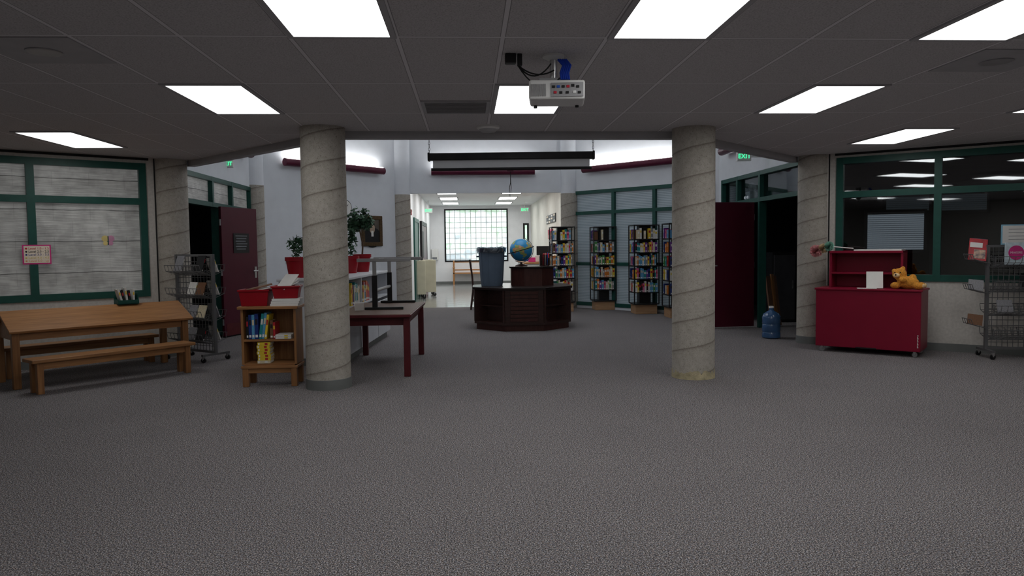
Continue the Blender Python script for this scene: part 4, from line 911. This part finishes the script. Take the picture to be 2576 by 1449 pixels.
# duster pompoms
p = RCB.w(.06, .30, 1.30); t = thing('feather_duster', 'fluffy pink and green duster lying on the crimson cabinet top shelf', 'duster', p, RCB.a)
for k, (x, z, col, r) in enumerate(((-.17, .0, (.66, .29, .30), .078), (-.08, .035, (.62, .46, .28), .06), (-.01, .06, (.24, .50, .40), .06))):
    m = MB()
    for i in range(900):
        d = Vector((random.gauss(0, 1), random.gauss(0, 1), random.gauss(0, 1))).normalized(); e = d*r*random.uniform(.75, 1.15); u = d.orthogonal().normalized()*.006
        c0 = Vector((x, -.06, z)); m.face([c0+d*.01-u, c0+d*.01+u, c0+e+u*.6, c0+e-u*.6])
    m.done('fluff', mat('duster_fluff', col, .95, var=.3, scale=40), t)
MB().tube([(-.17, -.06, .0), (-.01, -.06, .06), (.28, -.02, .03)], .008, 8).done('handle', 'white', t)
# ---------------------------------------------------------------- corridor things
def cart(px, py, label):
    c = onz(px, py); t = thing('book_cart', label, 'book cart', c+Vector((0, .3, 0)), math.radians(8))
    for y in (-.36, .36): MB().bx(-.19, .19, y-.012, y+.012, .12, 1.05).done('side_panel', 'beige', t, bevel=.03)
    for z in (.18, .50, .82):
        m = MB()
        for sg in (-1, 1): m.box((sg*.09, 0, z), (.19, .70, .015), Matrix.Rotation(-sg*.3, 3, 'Y'))
        m.done('shelf', 'beige', t)
    for sx in (-1, 1):
        for sy in (-1, 1): caster(t, sx*.15, sy*.33, .05, .5)
cart(1050, 752, 'beige metal book cart at the corridor mouth, closer to the column'); cart(1077, 745, 'beige metal book cart at the corridor mouth, closer to the bench')
q0 = onz(1140, 716); q1 = onz(1212, 716); w = W((q0.x, q0.y), (q1.x+.3, q0.y)); t = thing('wooden_bench', 'honey-coloured wooden bench below the gridded corridor window', 'bench', w.w(w.L/2, .25, 0), 0); h = w.L/2
MB().bx(-h, h, -.25, .2, .40, .44).done('seat', 'tanwood', t)
MB().bx(-h, h, .2, .24, .82, .90).bx(-h, h, .2, .24, .52, .56).done('back_rail', 'tanwood', t)
m = MB()
for i in range(14): m.bx(-h+.05+i*(2*h-.1)/14, -h+.09+i*(2*h-.1)/14, .21, .23, .44, .84)
m.done('back_slats', 'tanwood', t)
for sx in (-1, 1):
    MB().bx(sx*(h-.03)-.03, sx*(h-.03)+.03, -.25, -.19, 0, .62).done('leg', 'tanwood', t); MB().bx(sx*(h-.03)-.03, sx*(h-.03)+.03, .19, .25, 0, .9).done('leg', 'tanwood', t); MB().bx(sx*(h-.03)-.04, sx*(h-.03)+.04, -.27, .22, .62, .65).done('armrest', 'tanwood', t)
def onx(px, py, x): return onpl(px, py, Vector((x, 0, 0)), Vector((1, 0, 0)))
def wallcard(name, px0, py0, px1, py1, m, label, cat, x=2.418, extra=None):
    a = onx(px0, py0, x-.01); b = onx(px1, py1, x-.01); z0, z1 = sorted((onx((px0+px1)/2, py0, x).z, onx((px0+px1)/2, py1, x).z)); y0, y1 = sorted((a.y, b.y))
    t = thing(name, label, cat, (x, (y0+y1)/2, z0)); hy = (y1-y0)/2
    bo = MB().bx(-.02, 0, -hy, hy, 0, z1-z0).done('board', m, t)
    if extra:
        for i in range(extra[0]):
            for j in range(extra[1]): MB().bx(-.025, -.02, -hy+hy*2*(i+.18)/extra[0], -hy+hy*2*(i+.82)/extra[0], (z1-z0)*(j+.2)/extra[1], (z1-z0)*(j+.8)/extra[1]).done('pinned_paper', extra[2][(i+j) % len(extra[2])], bo)
    return t
wallcard('key_board', 1375, 540, 1398, 561, 'black', 'black pigeonhole board with papers on the cream corridor wall', 'board', extra=(4, 3, ['paper', 'dim', 'cream']))
wallcard('poster', 1379, 577, 1391, 600, 'redport', 'red poster on the cream corridor wall beneath the black board', 'poster', extra=(1, 2, ['paper', 'pink']))
wallcard('poster', 1382, 604, 1391, 622, 'paper', 'white poster beneath the red poster on cream corridor wall', 'poster', extra=(1, 2, ['dim']))
t = thing('service_counter', 'pale service counter along the right wall of the corridor', 'counter', (2.0, 20.5, 0))
MB().bx(-.5, .4, -1.5, 1.5, 0, .95).done('body', 'whitelam', t); MB().bx(-.55, .4, -1.55, 1.55, .95, .99).done('top', 'tanwood', t)
for i, (x, y, cn, cat, lab) in enumerate([(-.30, -1.0, 'pink', 'tissue box', 'pink box on the corridor service counter'), (-.1, -.6, 'paper', 'tray', 'white tray on the corridor service counter'), (.1, -.9, 'redport', 'binder', 'red binder on the corridor service counter'), (-.35, .2, 'blueport', 'binder', 'blue binder on the corridor service counter')]):
    m = MB().bx(-.09, .09, -.1, .1, 0, .12+.05*(i % 3)); tag(m.done(cat.replace(' ', '_'), cn, loc=(2.0+x, 20.5+y, .99), bevel=.01), lab, cat)
t = thing('desk_monitor', 'dark computer monitor on the corridor service counter', 'monitor', (2.15, 20.6, .99))
MB().bx(-.1, .1, -.08, .08, 0, .015).done('foot', 'black', t); MB().bx(-.02, .02, -.02, .02, .015, .15).done('neck', 'black', t); MB().bx(-.22, .22, -.02, .02, .12, .42).done('screen', 'blackmetal', t, bevel=.008)
t = thing('wall_sign', 'white sign with pink lettering at the corridor corner', 'sign', (-1.42, 18.0, onx(1034, 632, -1.42).z))
MB().bx(0, .012, -.35, .35, 0, .32).done('board', 'paper', t); text('a', .28, 'pink', t, (.014, 0, .16), rz=PI/2)
t = thing('fire_alarm', 'small red fire alarm high on the corridor left wall', 'fire alarm', (-1.42, 18.2, onx(1032, 542, -1.42).z)); MB().bx(0, .05, -.06, .06, 0, .14).done('housing', 'redplastic', t, bevel=.006); MB().bx(.05, .06, -.03, .03, .08, .12).done('strobe', 'white', t)
x, z = WF.at(1094, 655, -.05); t = thing('paper_dispenser', 'white paper dispenser on the far corridor wall left of window', 'dispenser', WF.w(x, -.08, z)); MB().bx(-.13, .13, -.08, .08, 0, .44).done('housing', 'white', t, bevel=.03); MB().bx(-.09, .09, -.085, -.08, .04, .12).done('slot', 'dim', t)
# ---------------------------------------------------------------- world
wd_ = bpy.data.worlds.new('world'); S.world = wd_; wd_.use_nodes = True
bg = wd_.node_tree.nodes['Background']; bg.inputs[0].default_value = (.6, .68, .8, 1); bg.inputs[1].default_value = .03
